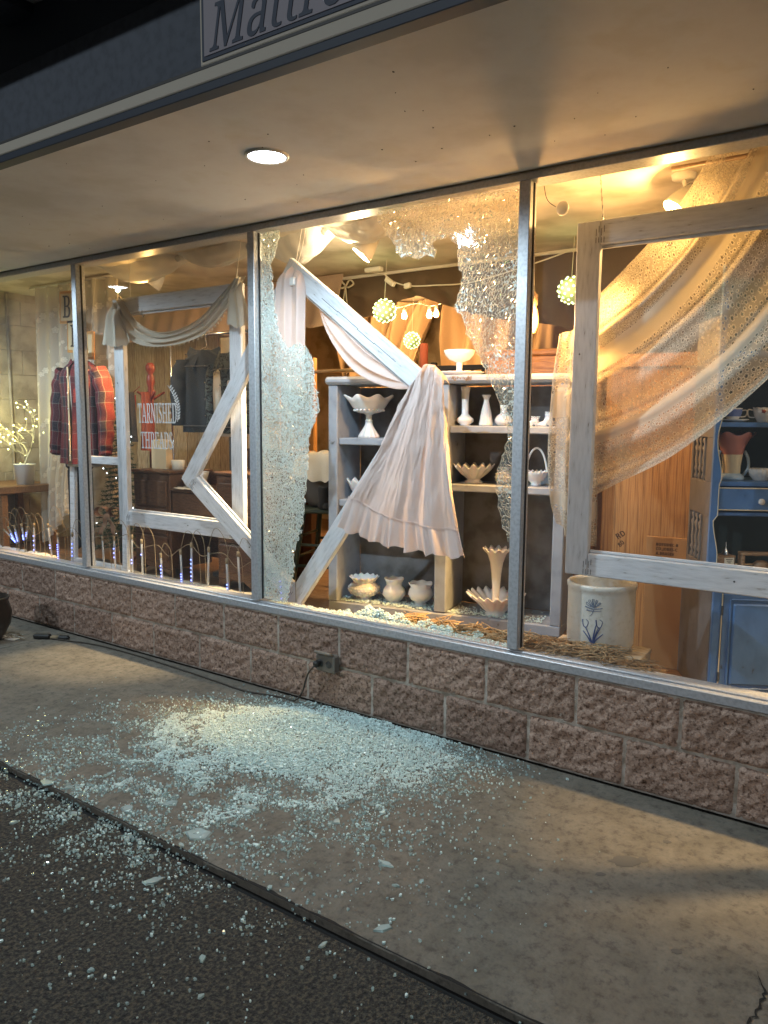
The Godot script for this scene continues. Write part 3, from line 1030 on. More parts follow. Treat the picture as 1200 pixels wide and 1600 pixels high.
func build_crumbs() -> void:
	var r := RandomNumberGenerator.new()
	r.seed = 401
	var fn := FastNoiseLite.new()
	fn.seed = 8
	fn.frequency = 4.5
	fn.fractal_octaves = 3
	var shapes := []
	for k in 4: shapes.append(crumb_mesh(50 + k, Vector3(0.009, 0.0058, 0.009) * Vector3(r.randf_range(0.85, 1.25), 1, r.randf_range(0.85, 1.25))))
	shapes.append(crumb_mesh(58, Vector3(0.03, 0.0045, 0.022)))
	var lists := [[], [], [], [], []]
	var clear := [[], [], [], [], []]
	# on the pavement
	var tries := 0
	while tries < 560000:
		tries += 1
		var x := r.randf_range(-3.6, -0.6)
		var z := r.randf_range(0.012, 2.5)
		var h := heap(x, z, fn)
		if z > 1.5: h = maxf(h, 0.004 * exp(-(z - 1.5) * 1.2))
		if r.randf() > h: continue
		var layer := 0.0
		if h > 0.55: layer = r.randf() * 0.022 * (h - 0.3)
		var s := (0.26 + 0.7 * pow(r.randf(), 2.4)) if h > 0.3 else 0.3 + 0.9 * pow(r.randf(), 2.0)
		if h < 0.3 and r.randf() < 0.35: continue
		var kind := r.randi() % 4
		if h > 0.25 and r.randf() < 0.035: kind = 4
		(lists if h > 0.4 or r.randf() < 0.25 else clear)[kind].append(Transform3D(crumb_basis(r, 0.6 if layer > 0.003 else 0.16, s), Vector3(x, ground_y(z) + 0.0035 * s + layer, z)))
	var o := thing("glass_crumbs", "aqua heap of tempered glass crumbs spread over sidewalk and asphalt", "glass crumbs")
	meta(o, "", "", "", "stuff")
	for k in 5:
		multi("crumbs", shapes[k], M.crumb_glass, lists[k], o)
		multi("clear_crumbs", shapes[k], M.crumb_clear, clear[k], o)
	# on the sill, the display floor and inside the bookcase
	var ins := [[], []]
	for i in 32000:
		var x := r.randf_range(-2.82, -1.40)
		var z := -0.125 - absf(r.randfn(0, 0.10))
		var dens := clampf(1.3 - absf(x + 2.0) / 0.62, 0.10, 1.0) * (0.75 + 0.6 * fn.get_noise_2d(x * 1.4, z * 2.0))
		if r.randf() > dens or z < -0.40: continue
		ins[i % 2].append(Transform3D(crumb_basis(r, 0.6, r.randf_range(0.6, 1.25)), Vector3(x, (0.389 if z > -0.19 else FLOOR_Y + 0.004) + pow(r.randf(), 0.7) * 0.115 * dens * exp(-absf(z + 0.16) * 7.0), z)))
	for i in 900:
		var x := r.randf_range(-2.83, -1.39)
		ins[i % 2].append(Transform3D(crumb_basis(r, 0.3, r.randf_range(0.4, 0.9)), Vector3(x, 0.4575, r.randf_range(-0.115, -0.038))))
	var b := Basis(Vector3.UP, deg_to_rad(11.2))
	for i in 1500:
		var lx := r.randf_range(0.06, 1.2)
		var lz := -absf(r.randfn(0.03, 0.07)) - 0.012
		if absf(lx - 0.66) < 0.04: continue
		if lx > 0.75 and r.randf() < 0.45: continue
		ins[i % 2].append(Transform3D(crumb_basis(r, 0.4, r.randf_range(0.5, 1.0)), Vector3(-2.685, FLOOR_Y + 0.061 + r.randf() * 0.008, -0.4) + b * Vector3(lx, 0, lz)))
	var o2 := thing("sill_crumbs", "glass crumbs lying on the window sill, display floor and bookcase base", "glass crumbs")
	meta(o2, "", "", "", "stuff")
	for k in 2: multi("crumbs", shapes[k], M.crumb_glass, ins[k], o2)
	# the larger clumps that can be told apart
	var shard_shapes := []
	for k in 6: shard_shapes.append(crumb_mesh(80 + k, Vector3(0.05, 0.006, 0.036) * Vector3(r.randf_range(0.7, 1.3), 1, r.randf_range(0.7, 1.3))))
	var spots := [[-1.952, 1.208, 2.3], [-2.72, 1.30, 1.6], [-2.57, 1.52, 1.0], [-1.879, 1.455, 1.2], [-1.333, 0.975, 1.2], [-2.62, 1.27, 1.3], [-2.30, 1.24, 1.3], [-2.2, 1.12, 1.5], [-2.45, 1.36, 1.1], [-1.15, 1.24, 1.0], [-1.93, 0.97, 1.4], [-1.62, 0.86, 1.3]]
	for i in 108:
		var x := r.randf_range(-3.0, -1.0)
		var z := r.randf_range(0.75, 1.9)
		if r.randf() < heap(x, z, fn) * 4.0 + 0.05: spots.append([x, z, r.randf_range(0.3, 0.75)])
	for i in spots.size():
		var q: Array = spots[i]
		var on_asphalt: bool = q[1] > 1.304
		var sh := obj("glass_shard", shard_shapes[i % 6], M.shard_glass, null, Vector3(q[0], ground_y(q[1]) + 0.0034 * (1.0 if q[1] < 1.28 or q[1] > 1.33 else 1.6), q[1]), Vector3(r.randf_range(-0.05, 0.05), r.randf() * TAU, r.randf_range(-0.05, 0.05)))
		sh.scale = Vector3(q[2], 1.0, q[2])
		var label := "small clump of pale glass on the dark asphalt" if on_asphalt else "small clump of pale glass on the concrete sidewalk"
		if i == 0: label = "largest flat plate of crazed glass lying at the sidewalk edge"
		meta(sh, label, "glass shard", "glass clumps on the asphalt" if on_asphalt else "glass clumps on the sidewalk")


# ---------------------------------------------------------------- hanging frames
# old window sash frame, centred, w x h, boards 0.1 wide with square joints
func sash(t: Node3D, w: float, h: float) -> void:
	var b := 0.098
	var d := 0.036
	for s in [-1, 1]:
		obj("stile", box(Vector3(b, h, d), 0.004), M.white_wood_upright, t, Vector3(s * (w - b) / 2.0, 0, 0))
		obj("rail", box(Vector3(w - 2.0 * b - 0.002, b, d), 0.004), M.white_wood, t, Vector3(0, s * (h - b) / 2.0, 0))
		obj("glazing_lip", box(Vector3(w - 2.0 * b - 0.004, 0.012, 0.012), 0.002), M.white_wood, t, Vector3(0, s * (h / 2.0 - b - 0.007), -0.006))
	for sx in [-1, 1]:
		for sy in [-1, 1]:
			# stitched corner staples
			var st := begin()
			for k in 4:
				add_box(st, Vector3(0.0022, 0.028 - 0.003 * (k % 2), 0.002), Vector3(sx * (w / 2.0 - b) + (k - 1.5) * 0.011, sy * (h - b) / 2.0 + 0.012 * (k % 2), d / 2.0 + 0.0005), 0.0005)
				add_box(st, Vector3(0.0022, 0.022, 0.002), Vector3(sx * (w / 2.0 - b) + (k - 1.5) * 0.011, sy * (h - b) / 2.0 - 0.03, d / 2.0 + 0.0005), 0.0005)
			obj("staples", done(st), M.dark_grey, t)
	obj("nail", ball(0.004, 8), M.dark_grey, t, Vector3(-w / 2.0 + 0.03, 0.2, d / 2.0))
	obj("nail", ball(0.004, 8), M.dark_grey, t, Vector3(0.1, -h / 2.0 + 0.05, d / 2.0))


func chain(a: Vector3, b: Vector3, called: String, label: String) -> void:
	var st := begin()
	var n := int(a.distance_to(b) / 0.016)
	for i in n:
		var p := a.lerp(b, (i + 0.5) / n)
		add_box(st, Vector3(0.006 if i % 2 else 0.0025, 0.017, 0.0025 if i % 2 else 0.006), p, 0.001)
	meta(obj(called, done(st), M.steel), label, "chain", "hanging chains and cords")


func cord(pts: Array, r: float, m: Material, called: String, label: String, category := "cord", group := "hanging chains and cords") -> MeshInstance3D:
	var o := obj(called, tube(curve(pts, pts.size() * 6), r, 6), m)
	meta(o, label, category, group)
	return o


func build_frames() -> void:
	var t := thing("sash_frame", "white wooden sash frame hung upright in the second window under a cream scarf", "frame", Vector3(-3.80, 1.455, -0.29), 0.0, "hanging white sash frames")
	sash(t, 1.17, 1.47)
	t = thing("sash_frame", "white wooden sash frame hung by one corner in the smashed window", "frame", Vector3(-2.752, 1.325, -0.205), 0.0, "hanging white sash frames")
	t.rotation.z = deg_to_rad(-36.6)
	sash(t, 1.14, 1.49)
	# long drying crack in the raised rail
	var st := begin()
	for k in 4:
		add_box(st, Vector3(0.13 + 0.03 * (k % 2), 0.0025, 0.002), Vector3(-0.2 + k * 0.14, 0.692 + 0.004 * (k % 2), 0.0185), 0.0005)
	obj("drying_crack", done(st), M.dark_grey, t)
	t = thing("sash_frame", "white wooden sash frame hung upright before the lace curtain and crock", "frame", Vector3(-0.655, 1.507, -0.25), 0.0, "hanging white sash frames")
	sash(t, 1.155, 1.46)
	chain(Vector3(-1.13, 2.232, -0.25), Vector3(-1.16, 2.45, -0.27), "chain", "short chain holding up the frame before the lace curtain")
	chain(Vector3(-0.2, 2.232, -0.25), Vector3(-0.2, 2.45, -0.27), "chain", "short chain at the far corner of the frame before the lace")
	cord([Vector3(-4.22, 2.19, -0.29), Vector3(-4.26, 2.45, -0.32)], 0.002, M.string_white, "cord", "white cord above the near corner of the scarf draped frame")
	cord([Vector3(-3.27, 2.19, -0.29), Vector3(-3.25, 2.45, -0.32)], 0.002, M.string_white, "cord", "white cord above the lace end of the scarf draped frame")
	cord([Vector3(-2.735, 2.17, -0.18), Vector3(-2.72, 2.3, -0.2), Vector3(-2.70, 2.45, -0.22)], 0.002, M.string_white, "cord", "white cord carrying the tilted frame, with a small tag on it")
	cord([Vector3(-2.725, 2.17, -0.175), Vector3(-2.695, 2.3, -0.2), Vector3(-2.675, 2.45, -0.22)], 0.002, M.string_white, "cord", "second white cord knotted over the top corner of the tilted frame")
	var k := obj("wooden_tag", box(Vector3(0.034, 0.04, 0.02), 0.004), M.white_plastic, null, Vector3(-2.712, 2.13, -0.148))
	meta(k, "small white block tag tied at the top of the pink scarf", "tag")
	# a short screw hook under the top rail of each upright frame
	for q in [[-4.08, 2.083, "screw hook under the top rail of the scarf draped frame"], [-0.88, 2.134, "screw hook under the top rail of the frame before the lace"]]:
		var hk := obj("screw_hook", tube(curve([Vector3(0, 0.02, 0), Vector3(0, -0.01, 0), Vector3(0.012, -0.024, 0), Vector3(0.02, -0.008, 0)], 12), 0.002, 6), M.steel, null, Vector3(q[0], q[1], -0.27))
		meta(hk, q[2], "hook", "screw hooks")


# ---------------------------------------------------------------- pink scarf over the tilted frame
func build_pink_scarf() -> void:
	var t := thing("pink_scarf", "sheer pale pink ruffled scarf draped over the tilted white frame", "scarf")
	var Z := -0.165
	# tail over the top corner
	var rows := [
		[Vector3(-2.80, 2.215, Z - 0.07), Vector3(-2.765, 2.23, Z - 0.045), Vector3(-2.72, 2.215, Z - 0.05), Vector3(-2.67, 2.18, Z - 0.07)],
		[Vector3(-2.825, 2.15, Z - 0.01), Vector3(-2.77, 2.16, Z + 0.012), Vector3(-2.71, 2.15, Z + 0.012), Vector3(-2.655, 2.12, Z - 0.01)],
		[Vector3(-2.84, 1.98, Z), Vector3(-2.78, 1.99, Z + 0.01), Vector3(-2.715, 1.98, Z + 0.01), Vector3(-2.652, 1.97, Z)],
		[Vector3(-2.835, 1.80, Z), Vector3(-2.78, 1.79, Z + 0.01), Vector3(-2.715, 1.79, Z + 0.01), Vector3(-2.655, 1.79, Z)],
		[Vector3(-2.825, 1.60, Z), Vector3(-2.78, 1.59, Z + 0.01), Vector3(-2.72, 1.58, Z + 0.01), Vector3(-2.665, 1.59, Z)]]
	obj("tail", drape(rows, 60, 40, func(u, v): return Vector3(0, 0, (0.014 * sin(u * 17.0 + 0.8) + 0.006 * sin(u * 31.0 + v * 2.0)) * minf(v * 4.0, 1.0)), Vector2(1, 3)), M.scarf_pink, t)
	# swag behind the upper arm, gathered over the side corner
	rows = [
		[Vector3(-2.66, 2.15, Z - 0.075), Vector3(-2.46, 1.955, Z - 0.075), Vector3(-2.24, 1.775, Z - 0.075), Vector3(-2.03, 1.665, Z - 0.075), Vector3(-1.90, 1.66, Z - 0.02)],
		[Vector3(-2.66, 2.13, Z - 0.085), Vector3(-2.48, 1.93, Z - 0.06), Vector3(-2.27, 1.745, Z - 0.05), Vector3(-2.05, 1.64, Z - 0.06), Vector3(-1.91, 1.64, Z - 0.01)],
		[Vector3(-2.66, 2.10, Z - 0.095), Vector3(-2.53, 1.90, Z - 0.06), Vector3(-2.32, 1.71, Z - 0.04), Vector3(-2.10, 1.615, Z - 0.05), Vector3(-1.93, 1.615, Z - 0.01)],
		[Vector3(-2.66, 2.07, Z - 0.10), Vector3(-2.56, 1.87, Z - 0.08), Vector3(-2.37, 1.675, Z - 0.06), Vector3(-2.14, 1.585, Z - 0.06), Vector3(-1.94, 1.59, Z - 0.02)]]
	obj("swag", drape(rows, 60, 48, func(u, v): return Vector3(0.004 * sin(v * 20.0), 0.004 * sin(v * 16.0 + u * 2.0), 0.011 * sin(v * 19.0 + u * 3.0) * sin(PI * minf(u + 0.15, 1.0))), Vector2(3, 1)), M.scarf_pink, t)
	# the fall over the side corner, fanning out
	rows = [
		[Vector3(-1.97, 1.60, Z - 0.06), Vector3(-1.93, 1.645, Z - 0.06), Vector3(-1.89, 1.66, Z - 0.06), Vector3(-1.85, 1.64, Z - 0.06), Vector3(-1.815, 1.59, Z - 0.06)],
		[Vector3(-1.965, 1.615, Z + 0.0), Vector3(-1.93, 1.66, Z + 0.012), Vector3(-1.89, 1.675, Z + 0.016), Vector3(-1.85, 1.655, Z + 0.012), Vector3(-1.812, 1.605, Z + 0.0)],
		[Vector3(-2.05, 1.49, Z + 0.006), Vector3(-1.98, 1.50, Z + 0.02), Vector3(-1.91, 1.50, Z + 0.03), Vector3(-1.85, 1.49, Z + 0.02), Vector3(-1.795, 1.45, Z + 0.006)],
		[Vector3(-2.19, 1.24, Z + 0.006), Vector3(-2.08, 1.25, Z + 0.02), Vector3(-1.97, 1.24, Z + 0.03), Vector3(-1.87, 1.22, Z + 0.02), Vector3(-1.768, 1.20, Z + 0.006)],
		[Vector3(-2.34, 1.04, Z + 0.0), Vector3(-2.19, 0.985, Z + 0.015), Vector3(-2.03, 0.95, Z + 0.02), Vector3(-1.88, 0.935, Z + 0.015), Vector3(-1.722, 0.925, Z)]]
	var fn := FastNoiseLite.new()
	fn.seed = 31
	fn.frequency = 1.0
	var fold := func(u: float, v: float) -> Vector3:
		var k := smoothstep(0.0, 0.35, v)
		var bend := u + 0.05 * fn.get_noise_2d(u * 3.0, v * 2.0 + 7.0)
		var w := 0.024 * sin(bend * 15.5 + 0.6 + 1.3 * v) * (0.6 + 0.8 * fn.get_noise_2d(u * 4.0, 3.0))
		w += 0.010 * pow(absf(sin(bend * 13.0 + 2.0 - v)), 2.0) + 0.018 * fn.get_noise_2d(u * 6.0, v * 1.1) + 0.0035 * fn.get_noise_2d(u * 15.0 + v * 4.0, v * 3.0) + 0.001 * fn.get_noise_2d(u * 40.0, v * 22.0)
		return Vector3(0.006 * sin(u * 23.0) * k + 0.008 * fn.get_noise_2d(u * 6.0, v * 6.0 + 40.0) * k, 0.004 * fn.get_noise_2d(u * 9.0 + 20.0, v * 9.0), w * k)
	obj("panel", drape(rows, 150, 110, fold, Vector2(4, 6)), M.scarf_pink, t)
	# ruffle sewn to the hem
	rows = [
		[Vector3(-2.345, 1.045, Z + 0.004), Vector3(-2.19, 0.988, Z + 0.018), Vector3(-2.03, 0.953, Z + 0.024), Vector3(-1.88, 0.938, Z + 0.018), Vector3(-1.718, 0.928, Z + 0.004)],
		[Vector3(-2.38, 0.955, Z + 0.006), Vector3(-2.205, 0.905, Z + 0.02), Vector3(-2.03, 0.88, Z + 0.026), Vector3(-1.865, 0.87, Z + 0.02), Vector3(-1.70, 0.865, Z + 0.006)],
		[Vector3(-2.41, 0.88, Z + 0.008), Vector3(-2.22, 0.838, Z + 0.022), Vector3(-2.03, 0.815, Z + 0.028), Vector3(-1.85, 0.808, Z + 0.022), Vector3(-1.68, 0.80, Z + 0.008)]]
	var ruff := func(u: float, v: float) -> Vector3:
		var w := sin(u * 62.0 + 2.2 * sin(u * 9.0)) + 0.5 * sin(u * 101.0 + 1.0)
		return fold.call(u, 1.0) + Vector3(0.004 * v * cos(u * 62.0), 0.010 * v * sin(u * 40.0 + 1.0), 0.013 * w * (0.15 + v))
	obj("ruffle", drape(rows, 220, 16, ruff, Vector2(3, 0.6)), M.scarf_pink, t)
	var seam := []
	for i in 80:
		var u := i / 79.0
		seam.append(along(rows[0], u) + fold.call(u, 1.0) + Vector3(0, 0.002, 0.005))
	obj("seam", tube(seam, 0.0014, 5), M.scarf_pink, t)


# ---------------------------------------------------------------- bookcase and milk glass
const CASE_AT := Vector3(-2.685, 0.36, -0.40)
const CASE_TURN := 0.19548


func in_case(x: float, y: float, z: float) -> Vector3:
	return CASE_AT + Basis(Vector3.UP, CASE_TURN) * Vector3(x, y, z)


func build_bookcase() -> void:
	var t := thing("bookcase", "pale grey painted open bookcase holding white glassware", "bookcase", CASE_AT, CASE_TURN)
	var D := 0.30
	var p: Material = M.grey_paint
	obj("side_panel", box(Vector3(0.056, 1.20, D), 0.005), p, t, Vector3(0.028, 0.656, -D / 2.0))
	obj("side_panel", box(Vector3(0.056, 1.20, D), 0.005), p, t, Vector3(1.272, 0.656, -D / 2.0))
	obj("divider", box(Vector3(0.066, 1.196, D - 0.002), 0.005), p, t, Vector3(0.662, 0.658, -D / 2.0 - 0.002))
	obj("top_board", box(Vector3(1.33, 0.042, D + 0.03), 0.014), p, t, Vector3(0.65, 1.2775, -D / 2.0 + 0.008))
	obj("base_board", box(Vector3(1.30, 0.056, D), 0.006), p, t, Vector3(0.65, 0.028, -D / 2.0))
	obj("back_panel", box(Vector3(1.18, 1.19, 0.012), 0.002), M.case_back, t, Vector3(0.65, 0.655, -D + 0.006))
	for y in [0.951, 0.612]:
		obj("shelf", box(Vector3(0.571, 0.038, D - 0.02), 0.005), p, t, Vector3(0.3425, y, -D / 2.0 - 0.008))
	for y in [1.024, 0.724]:
		obj("shelf", box(Vector3(0.547, 0.038, D - 0.02), 0.005), p, t, Vector3(0.9695, y, -D / 2.0 - 0.008))
	# chipped paint on the top edge
	var st := begin()
	var r := RandomNumberGenerator.new()
	r.seed = 3
	for i in 26:
		var x := 0.70 + r.randf() * 0.11
		add_prism(st, [Vector2(x, 1.262 + r.randf() * 0.03), Vector2(x + r.randf_range(0.006, 0.02), 1.265 + r.randf() * 0.03), Vector2(x + r.randf_range(0.0, 0.012), 1.275 + r.randf() * 0.02)], 0.0006, 0.0238)
	obj("chipped_paint", done(st), M.wood_toy, t)


func ware(called: String, label: String, category: String, mesh: Mesh, x: float, y: float, z: float, turn := 0.0, part := "") -> Node3D:
	var o := thing(called, label, category, in_case(x, y, z), CASE_TURN + turn, "white milk glass in the bookcase")
	obj(part if part else "vessel", mesh, M.milk_glass, o)
	return o


func build_glassware() -> void:
	var yA := 0.971
	var yB := 0.632
	var yC := 1.044
	var yD := 0.744
	var y0 := 0.0565
	# pedestal compote with scalloped bowl
	var o := ware("compote", "large scalloped white pedestal compote alone on the upper shelf", "compote", lathe([[0.0, 0.0], [0.058, 0.0, 0.05, 0], [0.056, 0.012, 0.05, 0], [0.034, 0.045, 0.06, 0], [0.022, 0.07], [0.018, 0.09], [0.024, 0.094]], 60, 12), 0.186, yA, -0.13, 0.0, "foot")
	obj("stem", lathe([[0.022, 0.09], [0.016, 0.10], [0.018, 0.125], [0.03, 0.132], [0.05, 0.136]], 32), M.milk_glass, o)
	obj("bowl", lathe([[0.0, 0.13], [0.05, 0.134], [0.072, 0.142, 0.01, 0], [0.092, 0.165, 0.02, 0.0], [0.112, 0.195, 0.04, 0.004], [0.138, 0.222, 0.06, 0.009], [0.134, 0.226, 0.06, 0.009], [0.106, 0.2, 0.04, 0.004], [0.084, 0.168, 0.02, 0], [0.06, 0.15], [0.0, 0.146]], 96, 8), M.milk_glass, o)
	var st := begin(true)
	for i in 22:
		var ph := TAU * i / 22.0
		add_lathe(st, [[0.0, -0.007], [0.006, -0.003], [0.007, 0.002], [0.0, 0.008]], 8, 0, 1.0, Vector3(cos(ph) * 0.083, 0.15, sin(ph) * 0.083))
	obj("bead_band", done(st), M.milk_glass, o)
	var crimp := func(r0: float, h: float, n: int, deep: float) -> ArrayMesh:
		return lathe([[0.0, 0.0], [r0 * 0.42, 0.0], [r0 * 0.44, 0.008], [r0 * 0.34, 0.018], [r0 * 0.42, 0.024], [r0 * 0.68, h * 0.5, 0.02, 0], [r0 * 0.9, h * 0.82, 0.05, deep * 0.6], [r0 * 1.02, h, 0.08, deep], [r0 * 0.97, h, 0.08, deep], [r0 * 0.84, h * 0.8, 0.05, deep * 0.6], [r0 * 0.6, h * 0.5, 0.02, 0], [0.0, 0.03]], 120, n)
	ware("crimped_bowl", "small crimped white bowl half hidden behind the pink scarf edge", "bowl", crimp.call(0.066, 0.10, 8, 0.012), 0.125, yB, -0.13)
	ware("crimped_bowl", "crimped white bowl showing faintly through the pink scarf", "bowl", crimp.call(0.085, 0.10, 9, 0.01), 0.37, yB, -0.14)
	# bottom row
	o = ware("rose_bowl", "squat hobnail white rose bowl with scalloped collar at the bottom", "bowl", lathe([[0.0, 0.0], [0.044, 0.0], [0.046, 0.008], [0.04, 0.018], [0.07, 0.034], [0.090, 0.058], [0.088, 0.078], [0.068, 0.094], [0.06, 0.102]], 48), 0.172, y0, -0.11)
	obj("collar", lathe([[0.06, 0.10], [0.066, 0.112, 0.02, 0.0], [0.083, 0.132, 0.04, 0.004], [0.079, 0.134, 0.04, 0.004], [0.06, 0.112, 0.02, 0], [0.05, 0.10]], 96, 14), M.milk_glass, o)
	st = begin(true)
	for j in 5:
		for i in 30:
			var ph := TAU * (i + 0.5 * (j % 2)) / 30.0
			var rr: float = [0.078, 0.087, 0.0905, 0.0885, 0.078][j]
			add_lathe(st, [[0.0, -0.0045], [0.0042, 0.0], [0.0, 0.0045]], 6, 0, 1.0, Vector3(cos(ph) * rr, 0.041 + j * 0.0115, sin(ph) * rr))
	obj("hobnails", done(st), M.milk_glass, o)
	ware("vase", "round bellied white vase with flared mouth on the bottom shelf", "vase", lathe([[0.0, 0.0], [0.034, 0.0], [0.035, 0.01], [0.05, 0.025], [0.066, 0.05], [0.06, 0.078], [0.044, 0.1], [0.045, 0.115], [0.056, 0.138, 0.03, 0.002], [0.052, 0.139, 0.03, 0.002], [0.04, 0.115], [0.04, 0.1], [0.0, 0.03]], 64, 6), 0.354, y0, -0.115)
	ware("vase", "wide white footed vase beside the bookcase divider at the bottom", "vase", lathe([[0.0, 0.0], [0.036, 0.0], [0.037, 0.008], [0.03, 0.02], [0.055, 0.036], [0.070, 0.066], [0.062, 0.092], [0.054, 0.104], [0.068, 0.126, 0.03, 0.003], [0.064, 0.128, 0.03, 0.003], [0.049, 0.104], [0.055, 0.08], [0.0, 0.03]], 64, 7), 0.512, y0, -0.115)
	# upper shelf, second column
	ware("bud_vase", "tallest white bud vase with round base on the upper shelf", "vase", lathe([[0.0, 0.0], [0.03, 0.0], [0.028, 0.006], [0.044, 0.018], [0.046, 0.030], [0.044, 0.036], [0.03, 0.046], [0.018, 0.06], [0.018, 0.12], [0.021, 0.17], [0.026, 0.195, 0.04, 0.0], [0.025, 0.2, 0.04, 0.0], [0.019, 0.195], [0.014, 0.12], [0.0, 0.1]], 48, 8), 0.742, yC, -0.13)
	ware("cone_vase", "conical white bud vase standing between two bulbous ones", "vase", lathe([[0.0, 0.0], [0.036, 0.0, 0.02, 0], [0.036, 0.008, 0.03, 0], [0.033, 0.02, 0.03, 0], [0.026, 0.07, 0.03, 0], [0.016, 0.11, 0.02, 0], [0.013, 0.125], [0.015, 0.14], [0.024, 0.157], [0.021, 0.158], [0.01, 0.135], [0.0, 0.12]], 64, 16), 0.856, yC, -0.13)
	ware("bulb_vase", "short necked bulbous white vase behind the hanging glass", "vase", lathe([[0.0, 0.0], [0.03, 0.0], [0.042, 0.014], [0.046, 0.03], [0.036, 0.05], [0.018, 0.064], [0.015, 0.085], [0.022, 0.105], [0.019, 0.106], [0.012, 0.085], [0.0, 0.07]], 40), 0.95, yC, -0.13)
	# shoes
	for q in [["shoe", "low white glass slipper on the upper shelf", 1.098, 0.0], ["boot", "white glass ankle boot beside the slipper", 1.168, 0.024]]:
		var boot: bool = q[0] == "boot"
		var sh := thing("glass_" + q[0], q[1], q[0], in_case(q[2], yC, -0.13), CASE_TURN, "white milk glass in the bookcase")
		var up: float = 0.066 if boot else 0.042
		var poly := [Vector2(-0.042, 0.0), Vector2(0.006, 0.0), Vector2(0.008, 0.007), Vector2(0.016, 0.007), Vector2(0.018, 0.0), Vector2(0.034, 0.0), Vector2(0.036, 0.02), Vector2(0.031, up * 0.75), Vector2(0.036, up), Vector2(-0.004, up - 0.003), Vector2(-0.002, up * 0.7), Vector2(-0.010, 0.026), Vector2(-0.032, 0.02), Vector2(-0.047, 0.014), Vector2(-0.049, 0.007)]
		var stt := begin(true)
		add_prism(stt, poly, 0.034, 0.017)
		obj("upper", done(stt), M.milk_glass, sh)
		obj("cuff", lathe([[0.012, -0.004], [0.02, 0.0, 0.05, 0.002], [0.022, 0.006, 0.08, 0.003], [0.016, 0.006, 0.08, 0.003]], 48, 8), M.milk_glass, sh, Vector3(0.016, up - 0.002, 0))
	# middle shelf
	ware("double_crimped_bowl", "wide ruffled white bowl dipped at the centre on the middle shelf", "bowl", lathe([[0.0, 0.0], [0.048, 0.0], [0.05, 0.006], [0.034, 0.016], [0.036, 0.022], [0.07, 0.052, 0.03, 0.006], [0.096, 0.078, 0.04, 0.008], [0.106, 0.09, 0.05, 0.010], [0.102, 0.093, 0.05, 0.010], [0.088, 0.078, 0.04, 0.008], [0.06, 0.052, 0.02, 0.004], [0.0, 0.028]], 180, 14), 0.796, yD, -0.13, 0.5)
	o = ware("ball_vase", "round hobnail white vase behind the window mullion", "vase", lathe([[0.0, 0.0], [0.026, 0.0], [0.04, 0.014], [0.046, 0.036], [0.04, 0.058], [0.024, 0.07], [0.026, 0.078], [0.034, 0.086], [0.03, 0.087], [0.018, 0.07], [0.0, 0.06]], 40), 0.958, yD, -0.13)
	st = begin(true)
	for j in 5:
		for i in 16:
			var ph := TAU * (i + 0.5 * (j % 2)) / 16.0
			var e := (j - 2) * 0.4
			add_lathe(st, [[0.0, -0.004], [0.0055, 0.0], [0.0, 0.004]], 6, 0, 1.0, Vector3(cos(ph) * cos(e) * 0.0455, 0.036 + sin(e) * 0.044, sin(ph) * cos(e) * 0.0455))
	obj("hobnails", done(st), M.milk_glass, o)
	o = ware("glass_basket", "white crimped glass basket with tall arched handle", "basket", lathe([[0.0, 0.0], [0.026, 0.0], [0.028, 0.006], [0.024, 0.012], [0.044, 0.03], [0.056, 0.055], [0.066, 0.072, 0.03, 0.004], [0.062, 0.074, 0.03, 0.004], [0.05, 0.055], [0.0, 0.025]], 120, 18), 1.128, yD, -0.12, 0.0, "bowl")
	var arch := []
	for i in 25:
		var a := PI * i / 24.0
		arch.append(Vector3(-cos(a) * 0.055 * (1.0 - 0.12 * sin(a)), 0.062 + sin(a) * 0.128, 0))
	obj("handle", tube(arch, 0.0055, 10), M.milk_glass, o)
	# epergne
	o = ware("epergne", "white ruffled epergne bowl with one tall trumpet at the bottom", "epergne", lathe([[0.0, 0.0], [0.052, 0.0], [0.055, 0.01], [0.05, 0.018], [0.075, 0.04, 0.02, 0.002], [0.115, 0.082, 0.03, 0.005], [0.15, 0.108, 0.05, 0.009], [0.146, 0.113, 0.05, 0.009], [0.105, 0.085, 0.03, 0.005], [0.06, 0.045], [0.0, 0.04]], 200, 20), 0.94, y0, -0.10, 0.0, "bowl")
	obj("trumpet", lathe([[0.013, 0.03], [0.016, 0.06], [0.02, 0.14], [0.026, 0.22], [0.034, 0.28, 0.02, 0], [0.052, 0.33, 0.06, 0.006], [0.070, 0.346, 0.07, 0.008], [0.068, 0.352, 0.07, 0.008], [0.046, 0.332, 0.04, 0.004], [0.028, 0.285], [0.015, 0.2], [0.0, 0.15]], 120, 11), M.milk_glass, o)
	# on top
	var yT := 1.2995
	var pl := thing("serving_plate", "oval white platter lying on top of the bookcase", "platter", in_case(0.685, yT, -0.16), CASE_TURN)
	obj("dish", lathe([[0.0, 0.0], [0.09, 0.0], [0.142, 0.018, 0.01, 0.001], [0.144, 0.022, 0.01, 0.001], [0.09, 0.008], [0.0, 0.006]], 80, 20, 0.8), M.milk_glass, pl)
	o = thing("compote", "smooth white stemmed compote standing on the platter on top", "compote", in_case(0.695, yT + 0.0065, -0.16), CASE_TURN)
	obj("foot", lathe([[0.0, 0.0], [0.045, 0.0], [0.043, 0.006], [0.02, 0.018], [0.015, 0.03], [0.017, 0.07]], 40), M.milk_glass, o)
	obj("bowl", lathe([[0.0, 0.066], [0.02, 0.067], [0.055, 0.08], [0.075, 0.104], [0.083, 0.128], [0.079, 0.129], [0.07, 0.105], [0.05, 0.086], [0.0, 0.078]], 60), M.milk_glass, o)


